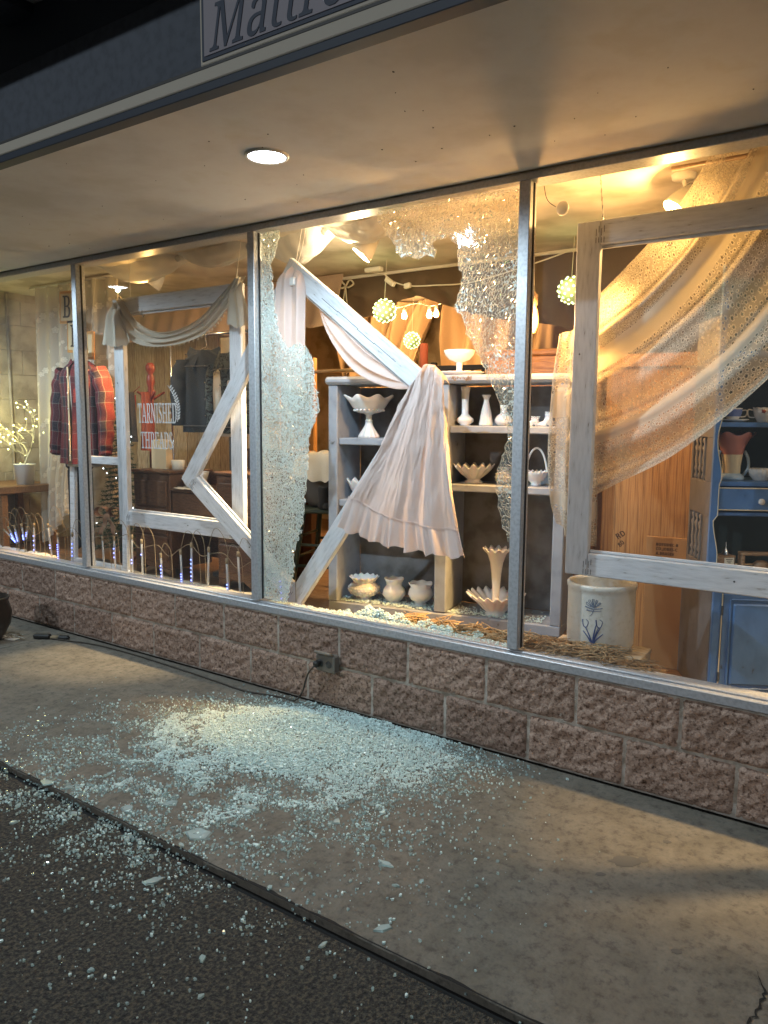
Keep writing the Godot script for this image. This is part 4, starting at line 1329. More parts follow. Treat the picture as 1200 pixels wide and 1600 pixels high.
func build_stool() -> void:
	var t := thing("stool", "dark green painted stool beside the bookcase", "stool", Vector3(-3.02, FLOOR_Y, -0.84), 0.3)
	obj("seat", box(Vector3(0.34, 0.035, 0.34), 0.01), M.green_paint, t, Vector3(0, 0.515, 0))
	for sx in [-1, 1]:
		for sz in [-1, 1]:
			obj("leg", tube([Vector3(sx * 0.19, 0.003, sz * 0.19), Vector3(sx * 0.13, 0.5, sz * 0.13)], 0.017, 8), M.green_paint, t)
	for k in 2:
		var y := 0.17 + 0.13 * k
		var e := 0.19 - 0.06 * y / 0.5
		for s in [-1, 1]:
			obj("rung", tube([Vector3(-e, y, s * e), Vector3(e, y, s * e)], 0.009, 6), M.green_paint, t)
			obj("rung", tube([Vector3(s * e, y + 0.05, -e), Vector3(s * e, y + 0.05, e)], 0.009, 6), M.green_paint, t)
	# things piled on it
	var c := thing("crocheted_cushion", "grey crocheted cushion on the green stool", "cushion", Vector3(-3.02, FLOOR_Y + 0.5335, -0.84), 0.3)
	obj("pad", lathe([[0.0, 0.0], [0.13, 0.0], [0.16, 0.03], [0.165, 0.13], [0.14, 0.2], [0.06, 0.22], [0.0, 0.222]], 40), M.crochet, c)
	var w := thing("folded_linen", "white folded linen piled on the grey cushion", "linen", Vector3(-3.02, FLOOR_Y + 0.757, -0.84), 0.3)
	obj("fold", box(Vector3(0.3, 0.08, 0.28), 0.03), M.cloth_cream, w, Vector3(0, 0.0405, 0))
	var rows := [[Vector3(-0.15, 0.083, 0.02), Vector3(0.0, 0.12, 0.06), Vector3(0.15, 0.083, 0.04)], [Vector3(-0.17, 0.08, 0.15), Vector3(0.0, 0.1, 0.17), Vector3(0.16, 0.08, 0.16)], [Vector3(-0.18, -0.02, 0.19), Vector3(0.02, -0.06, 0.21), Vector3(0.17, -0.01, 0.19)]]
	obj("flap", drape(rows, 40, 20, func(u, v): return Vector3(0, 0.006 * sin(u * 30.0), 0.012 * sin(u * 22.0) * v), Vector2(1, 1)), M.cloth_cream, w)
	var bt := thing("black_boot", "black boot standing at the edge of the green stool", "boot", Vector3(-2.95, FLOOR_Y + 0.534, -0.68), 0.5)
	obj("shaft", lathe([[0.0, 0.0], [0.034, 0.0], [0.036, 0.02], [0.03, 0.05], [0.034, 0.12], [0.03, 0.13], [0.0, 0.12]], 20), M.black_cloth, bt)
	obj("toe", lathe([[0.0, 0.0], [0.03, 0.0], [0.032, 0.02], [0.02, 0.035], [0.0, 0.038]], 20, 0, 1.0), M.black_cloth, bt, Vector3(0.03, 0.0, 0.02))


func build_straw() -> void:
	var r := RandomNumberGenerator.new()
	r.seed = 61
	var mk := func(x0: float, x1: float, n: int, y0: float, zc: float, fan: float) -> ArrayMesh:
		var st := begin(true)
		for i in n:
			var u := float(i) / n
			var x := lerpf(x0, x1, u) + r.randfn(0, 0.012)
			var lump := 0.5 + 0.5 * sin(u * 23.0)
			var y: float = y0 + 0.014 + r.randf() * (0.030 + 0.035 * lump)
			var z: float = zc + r.randfn(0, 0.025)
			var a := r.randfn(0.0, fan)
			var L := r.randf_range(0.03, 0.085)
			var d := Vector3(cos(a), r.randf_range(-0.25, 0.3), sin(a)).normalized() * L
			var p := Vector3(x, y, z)
			var mid := p + Vector3(r.randfn(0, 0.008), r.randf_range(0.0, 0.014), r.randfn(0, 0.008))
			var e1 := p - d
			var e2 := p + d
			e1.y = maxf(e1.y, y0 + 0.003)
			e2.y = maxf(e2.y, y0 + 0.003)
			add_tube(st, [e1, mid, e2], r.randf_range(0.0022, 0.0046), 4, 0.0015)
		return done(st)
	var o := obj("straw_garland", mk.call(-2.04, -1.40, 620, 0.40, -0.215, 0.9), M.straw)
	meta(o, "loose straw garland on the display floor before the bookcase", "straw", "straw on the display floor", "stuff")
	o = obj("straw_garland", mk.call(-1.36, -0.98, 520, 0.425, -0.155, 0.8), M.straw)
	meta(o, "thick bed of straw in front of the crock", "straw", "straw on the display floor", "stuff")
	o = obj("straw_garland", mk.call(-1.02, -0.80, 110, 0.40, -0.14, 0.5), M.straw_dark)
	meta(o, "thin straw wisps at the near end of the crock", "straw", "straw on the display floor", "stuff")


# ---------------------------------------------------------------- the near window: lace, crock, hutch
func build_lace() -> void:
	var t := thing("lace_curtain", "cream lace curtain swept aside behind the near white frame", "curtain")
	var Z := -0.36
	var rows := [
		[Vector3(-0.74, 2.47, Z), Vector3(-0.80, 2.36, Z), Vector3(-0.92, 2.19, Z), Vector3(-1.06, 2.05, Z), Vector3(-1.19, 1.93, Z), Vector3(-1.30, 1.78, Z)],
		[Vector3(-0.60, 2.47, Z - 0.01), Vector3(-0.68, 2.28, Z), Vector3(-0.82, 2.06, Z), Vector3(-0.99, 1.88, Z), Vector3(-1.15, 1.76, Z), Vector3(-1.30, 1.66, Z)],
		[Vector3(-0.42, 2.47, Z - 0.02), Vector3(-0.52, 2.18, Z), Vector3(-0.70, 1.90, Z), Vector3(-0.92, 1.69, Z), Vector3(-1.12, 1.57, Z), Vector3(-1.30, 1.50, Z)],
		[Vector3(-0.22, 2.47, Z - 0.02), Vector3(-0.36, 2.06, Z), Vector3(-0.58, 1.71, Z), Vector3(-0.85, 1.47, Z), Vector3(-1.09, 1.34, Z), Vector3(-1.29, 1.28, Z)],
		[Vector3(0.02, 2.47, Z - 0.02), Vector3(-0.22, 1.95, Z), Vector3(-0.49, 1.60, Z), Vector3(-0.80, 1.31, Z), Vector3(-1.07, 1.15, Z), Vector3(-1.28, 1.03, Z)]]
	var fold := func(u: float, v: float) -> Vector3:
		return Vector3(0, 0.010 * sin(v * 27.0), 0.036 * sin(v * 25.0 + u * 2.2) + 0.016 * sin(v * 53.0 + u * 3.0 + 1.0))
	obj("sweep", drape(rows, 70, 130, fold, Vector2(4.6, 2.7)), M.lace, t)
	# the end that falls behind the frame stile
	rows = [
		[Vector3(-1.33, 1.80, Z + 0.03), Vector3(-1.27, 1.82, Z + 0.05), Vector3(-1.21, 1.82, Z + 0.04), Vector3(-1.17, 1.80, Z + 0.02)],
		[Vector3(-1.352, 1.62, Z + 0.03), Vector3(-1.27, 1.63, Z + 0.06), Vector3(-1.21, 1.63, Z + 0.05), Vector3(-1.16, 1.62, Z + 0.02)],
		[Vector3(-1.362, 1.32, Z + 0.03), Vector3(-1.27, 1.33, Z + 0.06), Vector3(-1.20, 1.33, Z + 0.05), Vector3(-1.155, 1.32, Z + 0.02)],
		[Vector3(-1.345, 1.10, Z + 0.03), Vector3(-1.27, 1.08, Z + 0.05), Vector3(-1.20, 1.05, Z + 0.05), Vector3(-1.14, 1.05, Z + 0.02)],
		[Vector3(-1.31, 0.98, Z + 0.03), Vector3(-1.26, 0.93, Z + 0.05), Vector3(-1.20, 0.90, Z + 0.05), Vector3(-1.135, 0.885, Z + 0.02)]]
	obj("fall", drape(rows, 40, 40, func(u, v): return Vector3(0, 0, 0.024 * sin(u * 17.0 + v * 2.0)), Vector2(0.7, 2.5)), M.lace, t)
	# rod that carries it
	var o := obj("curtain_rod", tube([Vector3(-0.9, 2.425, Z + 0.0), Vector3(0.12, 2.425, Z + 0.0)], 0.009, 8), M.wood_toy)
	meta(o, "thin rod under the ceiling carrying the lace curtain", "rod")


func blue_flower(st: SurfaceTool, parts: Array, R: float) -> void:
	# flat blue brush strokes lying on the curved wall of the crock
	for q in parts:
		var line := []
		for p in curve(q[0], 10):
			var a: float = p.x / R
			line.append(Vector3(sin(a) * (R + 0.0006), p.y, cos(a) * (R + 0.0006)))
		add_tube(st, line, q[1], 5, q[1] * 0.4)


func build_crock() -> void:
	var base := FLOOR_Y + 0.09
	var t := thing("stoneware_crock", "cream stoneware crock with blue flower and leaf stamps", "crock", Vector3(-1.10, base, -0.33), 0.12)
	var R := 0.142
	obj("body", lathe([[0.0, 0.0], [0.118, 0.0], [0.132, 0.010], [0.140, 0.03], [R, 0.10], [R, 0.25], [R + 0.001, 0.268], [R + 0.004, 0.272], [R + 0.005, 0.288], [R, 0.294], [R - 0.012, 0.294], [R - 0.014, 0.28], [R - 0.016, 0.1], [0.1, 0.02], [0.0, 0.015]], 64), M.crock, t)
	var st := begin(true)
	var S := []
	for i in 5:
		var a := 0.5 + i * 0.53
		S.append([[Vector3(0.0, 0.205, 0), Vector3(cos(a) * 0.02, 0.205 + sin(a) * 0.022, 0), Vector3(cos(a) * 0.034, 0.21 + sin(a) * 0.032, 0)], 0.0028])
		S.append([[Vector3(cos(a) * 0.012, 0.208, 0), Vector3(cos(a + 0.25) * 0.03, 0.207 + sin(a + 0.25) * 0.03, 0), Vector3(cos(a + 0.1) * 0.035, 0.212 + sin(a) * 0.03, 0)], 0.0022])
	S.append([[Vector3(-0.036, 0.206, 0), Vector3(0.0, 0.199, 0), Vector3(0.036, 0.206, 0)], 0.003])
	S.append([[Vector3(-0.03, 0.192, 0), Vector3(0.0, 0.19, 0), Vector3(0.032, 0.194, 0)], 0.003])
	S.append([[Vector3(0.0, 0.196, 0), Vector3(-0.006, 0.178, 0), Vector3(-0.018, 0.166, 0)], 0.002])
	blue_flower(st, S, R)
	obj("flower_stamp", done(st), M.cobalt_grey, t)
	st = begin(true)
	S = []
	for q in [[-0.042, 0.055], [-0.03, 0.07], [0.012, 0.085], [0.03, 0.075], [0.042, 0.05]]:
		S.append([[Vector3(0.0, 0.045, 0), Vector3(q[0] * 0.45, 0.045 + q[1] * 0.55, 0), Vector3(q[0], 0.045 + q[1], 0)], 0.0042])
	for c in [[-0.034, 0.135], [0.024, 0.14]]:
		S.append([[Vector3(c[0] - 0.012, c[1] + 0.014, 0), Vector3(c[0] - 0.008, c[1] - 0.012, 0), Vector3(c[0] + 0.006, c[1] - 0.018, 0), Vector3(c[0] + 0.014, c[1] + 0.006, 0), Vector3(c[0] + 0.002, c[1] + 0.016, 0)], 0.0026])
		S.append([[Vector3(c[0], c[1] - 0.016, 0), Vector3(c[0] * 0.4, 0.085, 0), Vector3(0, 0.05, 0)], 0.002])
	blue_flower(st, S, R)
	obj("leaf_stamp", done(st), M.cobalt, t)
	# what it stands on
	var b := thing("wooden_crate", "low pale wooden crate under the crock", "crate", Vector3(-1.10, LOW_Y, -0.29), 0.05)
	for k in 3:
		obj("slat", box(Vector3(0.40, 0.022, 0.092), 0.003), M.wood_pale, b, Vector3(0, 0.1785, -0.1 + 0.1 * k))
	for s in [-1, 1]:
		obj("end_panel", box(Vector3(0.022, 0.166, 0.29), 0.003), M.wood_pale, b, Vector3(s * 0.186, 0.0835, 0))
		obj("side_panel", box(Vector3(0.345, 0.16, 0.018), 0.003), M.wood_pale, b, Vector3(0, 0.081, s * 0.138))
	var pin := thing("rolling_pin", "short wooden rolling pin lying by the crate", "rolling pin", Vector3(-0.865, LOW_Y + 0.07, -0.15))
	pin.rotation = Vector3(0.0, 0.9, 0.5)
	obj("roller", lathe([[0.0, -0.09], [0.02, -0.09], [0.024, -0.085], [0.024, 0.085], [0.02, 0.09], [0.0, 0.09]], 20), M.wood_pale, pin)
	for s in [-1, 1]:
		obj("handle", lathe([[0.008, 0.09], [0.012, 0.1], [0.013, 0.115], [0.008, 0.128], [0.0, 0.13]], 14), M.wood_pale, pin, Vector3.ZERO, Vector3(0 if s == 1 else PI, 0, 0))


func build_panels() -> void:
	# tall tan board with stencilled marks, and the crate beside it
	var t := thing("packing_board", "tall tan plywood packing case behind the crock", "packing case", Vector3(-1.07, LOW_Y, -0.98), 0.12)
	obj("front_panel", box(Vector3(0.56, 1.50, 0.018), 0.003), M.wood_tan, t, Vector3(0.02, 0.752, 0))
	obj("side_panel", box(Vector3(0.02, 1.50, 0.28), 0.003), M.wood_dark, t, Vector3(-0.25, 0.752, -0.15))
	obj("side_panel", box(Vector3(0.02, 1.50, 0.28), 0.003), M.wood_dark, t, Vector3(0.29, 0.752, -0.15))
	var st := SurfaceTool.new()
	st.begin(Mesh.PRIMITIVE_TRIANGLES)
	for q in [["RD", -0.16, 0.60, 0.028, 0.6], ["80", -0.155, 0.555, 0.022, 0.8]]:
		var tm := lettering(q[0], q[3], 0.0008, true, false)
		st.append_from(tm, 0, Transform3D(Basis(Vector3(0, 0, 1), q[4]), Vector3(q[1], q[2], 0.0096)))
	obj("stencil", st.commit(), M.ink, t)
	obj("cleat", box(Vector3(0.54, 0.05, 0.014), 0.003), M.wood_tan, t, Vector3(0.02, 1.46, 0.017))
	var c := thing("stencilled_card", "small brown board stencilled with rows of black lettering", "board", Vector3(-0.955, LOW_Y, -0.80), 0.12)
	obj("card", box(Vector3(0.19, 0.63, 0.012), 0.002), M.cardboard, c, Vector3(0, 0.316, 0))
	st = SurfaceTool.new()
	st.begin(Mesh.PRIMITIVE_TRIANGLES)
	var lines := ["BOTODEC-B", "CO.JDBES-C", "A.BRASEV", "IBO-4", "21JNIC-1", "EAMSONB", "BOTCVT5"]
	for i in lines.size():
		var tm := lettering(lines[i], 0.013, 0.0008, true, false)
		var bb := tm.get_aabb()
		st.append_from(tm, 0, Transform3D(Basis.IDENTITY, Vector3(-0.05 - bb.position.x, 0.596 - i * 0.0215, 0.0065)))
	obj("stencil", st.commit(), M.ink, c)
	# orange cabinet behind the bookcase
	var o := thing("orange_cabinet", "orange stained wooden cabinet rising behind the bookcase", "cabinet", Vector3(-1.78, FLOOR_Y, -1.18), 0.1)
	obj("carcass", box(Vector3(0.66, 1.43, 0.3), 0.006), M.wood_orange, o, Vector3(0, 0.7175, -0.15))
	obj("crown_rail", box(Vector3(0.69, 0.035, 0.33), 0.008), M.wood_orange, o, Vector3(0, 1.4515, -0.15))
	for k in 3:
		obj("drawer_front", box(Vector3(0.60, 0.13, 0.016), 0.005), M.wood_orange, o, Vector3(0, 1.34 - k * 0.142, 0.0095))


const HUTCH_AT := Vector3(-0.67, 0.26, -0.42)
const HUTCH_TURN := 0.50615


func in_hutch(x: float, y: float, z: float) -> Vector3:
	return HUTCH_AT + Basis(Vector3.UP, HUTCH_TURN) * Vector3(x, y, z)


func build_hutch() -> void:
	var t := thing("hutch", "blue painted hutch with white counter at the near edge of the window", "hutch", HUTCH_AT, HUTCH_TURN)
	var W := 1.0
	var B: Material = M.blue_paint
	# lower cabinet
	obj("side_panel", box(Vector3(0.02, 0.49, 0.44), 0.003), M.blue_side, t, Vector3(0.01, 0.246, -0.222))
	obj("side_panel", box(Vector3(0.02, 0.49, 0.44), 0.003), M.blue_side, t, Vector3(W - 0.01, 0.246, -0.222))
	obj("back_panel", box(Vector3(W - 0.044, 0.48, 0.012), 0.002), M.teal_back, t, Vector3(W / 2.0, 0.246, -0.434))
	obj("bottom_board", box(Vector3(W - 0.044, 0.02, 0.40), 0.002), B, t, Vector3(W / 2.0, 0.06, -0.222))
	for x in [0.018, W / 2.0, W - 0.018]:
		obj("stile", box(Vector3(0.034, 0.485, 0.02), 0.003), B, t, Vector3(x, 0.246, 0.009))
	obj("toe_rail", box(Vector3(W - 0.08, 0.05, 0.016), 0.003), B, t, Vector3(W / 2.0, 0.027, 0.004))
	for k in 2:
		var d := obj("door", box(Vector3(0.44, 0.42, 0.018), 0.004), B, t, Vector3(0.259 + 0.482 * k, 0.266, 0.012))
		obj("raised_panel", box(Vector3(0.36, 0.34, 0.012), 0.006), B, d, Vector3(0, 0, 0.0125))
		for s in [-1, 1]:
			obj("panel_moulding", box(Vector3(0.007, 0.37, 0.008), 0.002), B, d, Vector3(s * 0.19, 0, 0.011))
			obj("panel_moulding", box(Vector3(0.372, 0.007, 0.0075), 0.002), B, d, Vector3(0, s * 0.186, 0.011))
			obj("hinge", box(Vector3(0.008, 0.04, 0.006), 0.001), M.dark_grey, d, Vector3(-0.222, s * 0.14, 0.011))
	obj("edge_strip", box(Vector3(0.004, 0.42, 0.006), 0.001), M.gold_edge, t, Vector3(0.0365, 0.266, 0.0205))
	obj("counter", box(Vector3(W + 0.03, 0.03, 0.47), 0.006), M.white_wood, t, Vector3(W / 2.0, 0.508, -0.212))
	# upper unit
	var zf := -0.10
	var D := 0.30
	var st := begin()
	# near side with two turned spindle windows
	var side := obj("pierced_side", box(Vector3(0.02, 0.045, D), 0.002), M.blue_side, t, Vector3(0.012, 0.546, zf - D / 2.0))
	obj("rail", box(Vector3(0.02, 0.145, D), 0.002), M.blue_side, side, Vector3(0, 0.302, 0))
	obj("rail", box(Vector3(0.02, 0.50, D), 0.002), M.blue_side, side, Vector3(0, 0.81, 0))
	for z in [-D / 2.0 + 0.012, D / 2.0 - 0.045]:
		obj("upright", box(Vector3(0.0195, 0.207, 0.024 if z < 0 else 0.09), 0.001), M.blue_side, side, Vector3(0, 0.126, z))
		obj("upright", box(Vector3(0.0195, 0.185, 0.024 if z < 0 else 0.09), 0.001), M.blue_side, side, Vector3(0, 0.4675, z))
	for w in [[0.126, 0.205], [0.4675, 0.183]]:
		for k in 3:
			var h: float = w[1]
			obj("spindle", lathe([[0.005, -h / 2], [0.011, -h / 2 + 0.012], [0.005, -h / 2 + 0.03], [0.012, -h / 2 + 0.045], [0.006, -h / 2 + 0.06], [0.0105, -0.01], [0.007, 0.03], [0.012, h / 2 - 0.045], [0.005, h / 2 - 0.03], [0.011, h / 2 - 0.012], [0.005, h / 2]], 14), M.spindle_grey, side, Vector3(0, w[0], -0.095 + k * 0.052))
	obj("side_panel", box(Vector3(0.02, 1.30, D), 0.003), M.blue_side, t, Vector3(W - 0.012, 1.175, zf - D / 2.0))
	# scrolled front stile
	var out := [Vector2(0.0, 0.524)]
	var inn := []
	for i in 60:
		var y := 0.524 + i * 0.0217
		var b := 0.012 * sin((y - 0.52) * 19.0) * (1.0 if y < 1.2 else 0.4)
		if y > 0.78 and y < 0.92: b = 0.004
		inn.append(Vector2(0.024 + b, y))
	out.append(Vector2(0.0, 1.80))
	inn.reverse()
	obj("scrolled_stile", prism(out + inn, 0.02, zf + 0.021), B, t)
	var edge := []
	for q in inn: edge.append(Vector3(q.x, q.y, zf + 0.022))
	obj("stile_edge", tube(edge, 0.0022, 5), M.gold_edge, t)
	obj("back_panel", box(Vector3(W - 0.046, 1.27, 0.01), 0.001), M.teal_back, t, Vector3(W / 2.0, 1.165, zf - D + 0.006))
	for y in [0.915, 1.161, 1.45]:
		obj("shelf", box(Vector3(W - 0.046, 0.02, D - 0.03), 0.003), B, t, Vector3(W / 2.0, y, zf - D / 2.0 + 0.008))
	obj("drawer_floor", box(Vector3(W - 0.046, 0.018, D - 0.03), 0.003), B, t, Vector3(W / 2.0, 0.79, zf - D / 2.0 + 0.008))
	for k in 2:
		var d := obj("drawer", box(Vector3(0.455, 0.096, 0.02), 0.004), B, t, Vector3(0.2545 + 0.49 * k, 0.8535, zf - 0.002))
		for s in [-1, 1]:
			obj("cream_border", box(Vector3(0.455, 0.005, 0.004), 0.001), M.gold_edge, d, Vector3(0, s * 0.0455, 0.011))
			obj("cream_border", box(Vector3(0.005, 0.085, 0.004), 0.001), M.gold_edge, d, Vector3(s * 0.225, 0, 0.011))
		obj("knob", lathe([[0.006, 0.0], [0.006, 0.01], [0.013, 0.014], [0.013, 0.02], [0.008, 0.024], [0.0, 0.025]], 20), M.china, d, Vector3(-0.055 + 0.11 * k, -0.008, 0.01), Vector3(PI / 2, 0, 0))
	# crockery
	var grp := "crockery on the hutch shelves"
	var c := thing("saucer", "white saucer under the blue patterned cup", "saucer", in_hutch(0.112, 1.1715, -0.2), HUTCH_TURN, grp)
	obj("dish", lathe([[0.0, 0.0], [0.03, 0.0], [0.058, 0.01], [0.057, 0.013], [0.03, 0.004], [0.0, 0.003]], 40), M.china, c)
	c = thing("teacup", "blue patterned teacup on the upper hutch shelf", "teacup", in_hutch(0.105, 1.1755, -0.2), HUTCH_TURN, grp)
	obj("cup", lathe([[0.0, 0.0], [0.02, 0.0], [0.022, 0.006], [0.032, 0.025], [0.037, 0.055], [0.034, 0.055], [0.028, 0.025], [0.0, 0.01]], 40), M.china, c)
	obj("blue_band", lathe([[0.0305, 0.02], [0.0345, 0.032], [0.0372, 0.05]], 40), M.china_blue, c)
	obj("handle", tube(curve([Vector3(0.034, 0.045, 0), Vector3(0.056, 0.045, 0), Vector3(0.052, 0.022, 0), Vector3(0.031, 0.018, 0)], 16), 0.003, 8), M.china, c)
	c = thing("teacup", "white teacup with red flowers on the upper hutch shelf", "teacup", in_hutch(0.228, 1.1715, -0.2), HUTCH_TURN, grp)
	obj("cup", lathe([[0.0, 0.0], [0.022, 0.0], [0.024, 0.006], [0.036, 0.028], [0.042, 0.062, 0.02, 0.001], [0.039, 0.062, 0.02, 0.001], [0.03, 0.028], [0.0, 0.01]], 60, 10), M.china, c)
	obj("handle", tube(curve([Vector3(-0.039, 0.05, 0), Vector3(-0.062, 0.052, 0), Vector3(-0.058, 0.024, 0), Vector3(-0.034, 0.02, 0)], 16), 0.003, 8), M.china, c)
	for k in 3:
		obj("flower", lathe([[0.0, -0.002], [0.009, -0.001, 0.2, 0], [0.008, 0.001, 0.2, 0], [0.0, 0.002]], 20, 5), M.china_red, c, Vector3(sin(-0.3 + k * 0.6) * 0.0402, 0.047, cos(-0.3 + k * 0.6) * 0.0402), Vector3(PI / 2 - 0.15, -0.3 + k * 0.6, 0))
	c = thing("bowl", "small ribbed cream bowl on the hutch shelf above the drawer", "bowl", in_hutch(0.235, 0.9255, -0.2), HUTCH_TURN, grp)
	obj("vessel", lathe([[0.0, 0.0], [0.03, 0.0], [0.032, 0.006], [0.045, 0.02, 0.02, 0], [0.056, 0.05, 0.03, 0.001], [0.053, 0.051, 0.03, 0.001], [0.04, 0.02], [0.0, 0.01]], 80, 20), M.china, c)
	# flared art vase
	var v := thing("flared_vase", "flared pottery vase, pink rim over cream body and blue base", "vase", in_hutch(0.112, 0.9255, -0.2), HUTCH_TURN)
	obj("base", lathe([[0.0, 0.0], [0.05, 0.0], [0.054, 0.01], [0.046, 0.022], [0.036, 0.03]], 40), M.vase_blue, v)
	obj("body", lathe([[0.036, 0.028], [0.036, 0.06], [0.042, 0.11, 0.02, 0]], 48, 12), M.vase_cream, v)
	obj("flare", lathe([[0.042, 0.11, 0.02, 0], [0.052, 0.145, 0.03, 0.002], [0.068, 0.175, 0.05, 0.004], [0.086, 0.195, 0.07, 0.008], [0.084, 0.198, 0.07, 0.008], [0.064, 0.177, 0.05, 0.004], [0.045, 0.14], [0.03, 0.1]], 80, 6, 0.75), M.vase_pink, v)
	for s in [-1, 1]:
		obj("handle", tube(curve([Vector3(s * 0.046, 0.016, 0), Vector3(s * 0.068, 0.05, 0), Vector3(s * 0.066, 0.09, 0), Vector3(s * 0.05, 0.125, 0)], 18), 0.0065, 8), M.vase_blue, v)
	# toys below the drawer
	var k := thing("clock_box", "small brown wooden box with a printed paper face", "box", in_hutch(0.078, 0.5235, -0.13), HUTCH_TURN + 0.25)
	obj("case", box(Vector3(0.085, 0.088, 0.05), 0.003), M.wood_toy, k, Vector3(0, 0.0445, 0))
	obj("paper_face", box(Vector3(0.044, 0.066, 0.002), 0.0005), M.paper, k, Vector3(0.012, 0.046, 0.0262))
	var pr := begin()
	for i in 8:
		add_box(pr, Vector3(0.03 - 0.008 * (i % 3), 0.003, 0.0006), Vector3(0.012, 0.073 - i * 0.0075, 0.0275), 0.0002)
	obj("print", done(pr), M.dark_grey, k)
	var bell := thing("silver_bell", "small silver hand bell on the brown wooden box", "bell", in_hutch(0.086, 0.613, -0.13), HUTCH_TURN)
	obj("bell", lathe([[0.016, 0.0], [0.013, 0.012], [0.007, 0.022], [0.003, 0.026], [0.004, 0.05], [0.0, 0.054]], 20), M.steel, bell)
	var toy := thing("toy_wagon", "wooden toy train wagon with round wheels on the hutch counter", "toy", in_hutch(0.215, 0.5235, -0.12), HUTCH_TURN)
	obj("chassis", box(Vector3(0.17, 0.014, 0.05), 0.003), M.wood_toy, toy, Vector3(0.0, 0.024, 0))
	obj("roof", box(Vector3(0.15, 0.012, 0.05), 0.003), M.wood_toy, toy, Vector3(0.0, 0.098, 0))
	for x in [-0.066, 0.066]:
		obj("post", box(Vector3(0.016, 0.060, 0.048), 0.003), M.wood_toy, toy, Vector3(x, 0.0615, 0))
	obj("load", lathe([[0.0, 0.0], [0.03, 0.004], [0.034, 0.02], [0.02, 0.036], [0.0, 0.04]], 24), M.wood_toy, toy, Vector3(0.015, 0.0315, 0))
	for x in [-0.052, -0.01, 0.052]:
		obj("wheel", lathe([[0.0, -0.006], [0.0165, -0.006], [0.018, -0.003], [0.018, 0.004], [0.012, 0.006], [0.004, 0.008], [0.0, 0.008]], 24), M.wood_pale, toy, Vector3(x, 0.0185, 0.032), Vector3(PI / 2, 0, 0))


# ---------------------------------------------------------------- the far windows: clothes, vanity, lights
func build_frame_scarf() -> void:
	var t := thing("cream_scarf", "cream lace edged scarf swagged across the upright white frame", "scarf")
	var Z := -0.255
	var rows := [
		[Vector3(-4.27, 2.20, Z), Vector3(-4.10, 2.03, Z), Vector3(-3.86, 1.945, Z), Vector3(-3.56, 1.995, Z), Vector3(-3.36, 2.12, Z), Vector3(-3.235, 2.22, Z - 0.01)],
		[Vector3(-4.31, 2.18, Z + 0.01), Vector3(-4.12, 1.98, Z + 0.02), Vector3(-3.86, 1.905, Z + 0.03), Vector3(-3.53, 1.955, Z + 0.02), Vector3(-3.32, 2.09, Z + 0.02), Vector3(-3.21, 2.215, Z + 0.01)],
		[Vector3(-4.35, 2.15, Z + 0.01), Vector3(-4.15, 1.93, Z + 0.02), Vector3(-3.86, 1.87, Z + 0.02), Vector3(-3.50, 1.91, Z + 0.02), Vector3(-3.28, 2.05, Z + 0.02), Vector3(-3.18, 2.20, Z + 0.01)]]
	obj("swag", drape(rows, 70, 36, func(u, v): return Vector3(0, 0.008 * sin(v * 17.0), 0.014 * sin(v * 19.0 + u * 3.0)), Vector2(4, 1)), M.cloth_cream, t)
	for q in [[-4.345, 2.19, -0.085, 0.15, 0.28], [-3.245, 2.225, -0.03, 0.11, 0.26]]:
		rows = []
		for j in 4:
			var f := j / 3.0
			var row := []
			for i in 4:
				var g_ := i / 3.0
				row.append(Vector3(q[0] + q[2] * f * (1.0 - g_) + (0.06 + q[3] * f) * g_, q[1] - q[4] * f - 0.03 * f * sin(g_ * PI), Z + 0.03 - 0.06 * (1.0 - minf(f * 3.0, 1.0))))
			rows.append(row)
		obj("end_fall", drape(rows, 30, 30, func(u, v): return Vector3(0, 0.006 * sin(u * 40.0) * v, 0.014 * sin(u * 14.0) * v), Vector2(1, 1)), M.cloth_cream, t)
	var st := begin(true)
	for i in 46:
		var u := i / 45.0
		var p := along(rows_hem(), u)
		add_lathe(st, [[0.004, -0.001], [0.0085, 0.0], [0.004, 0.001]], 10, 0, 1.0, p, Basis(Vector3.RIGHT, PI / 2))
	obj("lace_edge", done(st), M.cloth_cream, t)


func rows_hem() -> Array:
	return [Vector3(-4.35, 2.145, -0.245), Vector3(-4.15, 1.922, -0.235), Vector3(-3.86, 1.862, -0.235), Vector3(-3.50, 1.902, -0.235), Vector3(-3.28, 2.04, -0.235), Vector3(-3.18, 2.19, -0.245)]


func build_curtain_west() -> void:
	var t := thing("net_curtain", "white embroidered net curtain hanging behind the plaid shirt", "curtain")
	var Z := -0.58
	var rows := []
	for j in 6:
		var f := j / 5.0
		var row := []
		for i in 6:
			var g_ := i / 5.0
			row.append(Vector3(lerpf(-5.75 - 0.03 * f, lerpf(-4.70, -5.40 if f > 0.5 else -4.85, smoothstep(0.3, 0.9, f)), g_), lerpf(2.42, lerpf(0.42, 0.75, g_), f), Z))
		rows.append(row)
	obj("panel", drape(rows, 120, 50, func(u, v): return Vector3(0.0, 0, 0.022 * sin(u * 46.0 + v) + 0.012 * sin(u * 21.0 + 2.0 * v)), Vector2(3, 5)), M.net_curtain, t)
	var o := obj("curtain_rod", tube([Vector3(-5.85, 2.43, Z), Vector3(-4.55, 2.43, Z)], 0.009, 8), M.white_plastic)
	meta(o, "white rod under the ceiling carrying the net curtain", "rod")


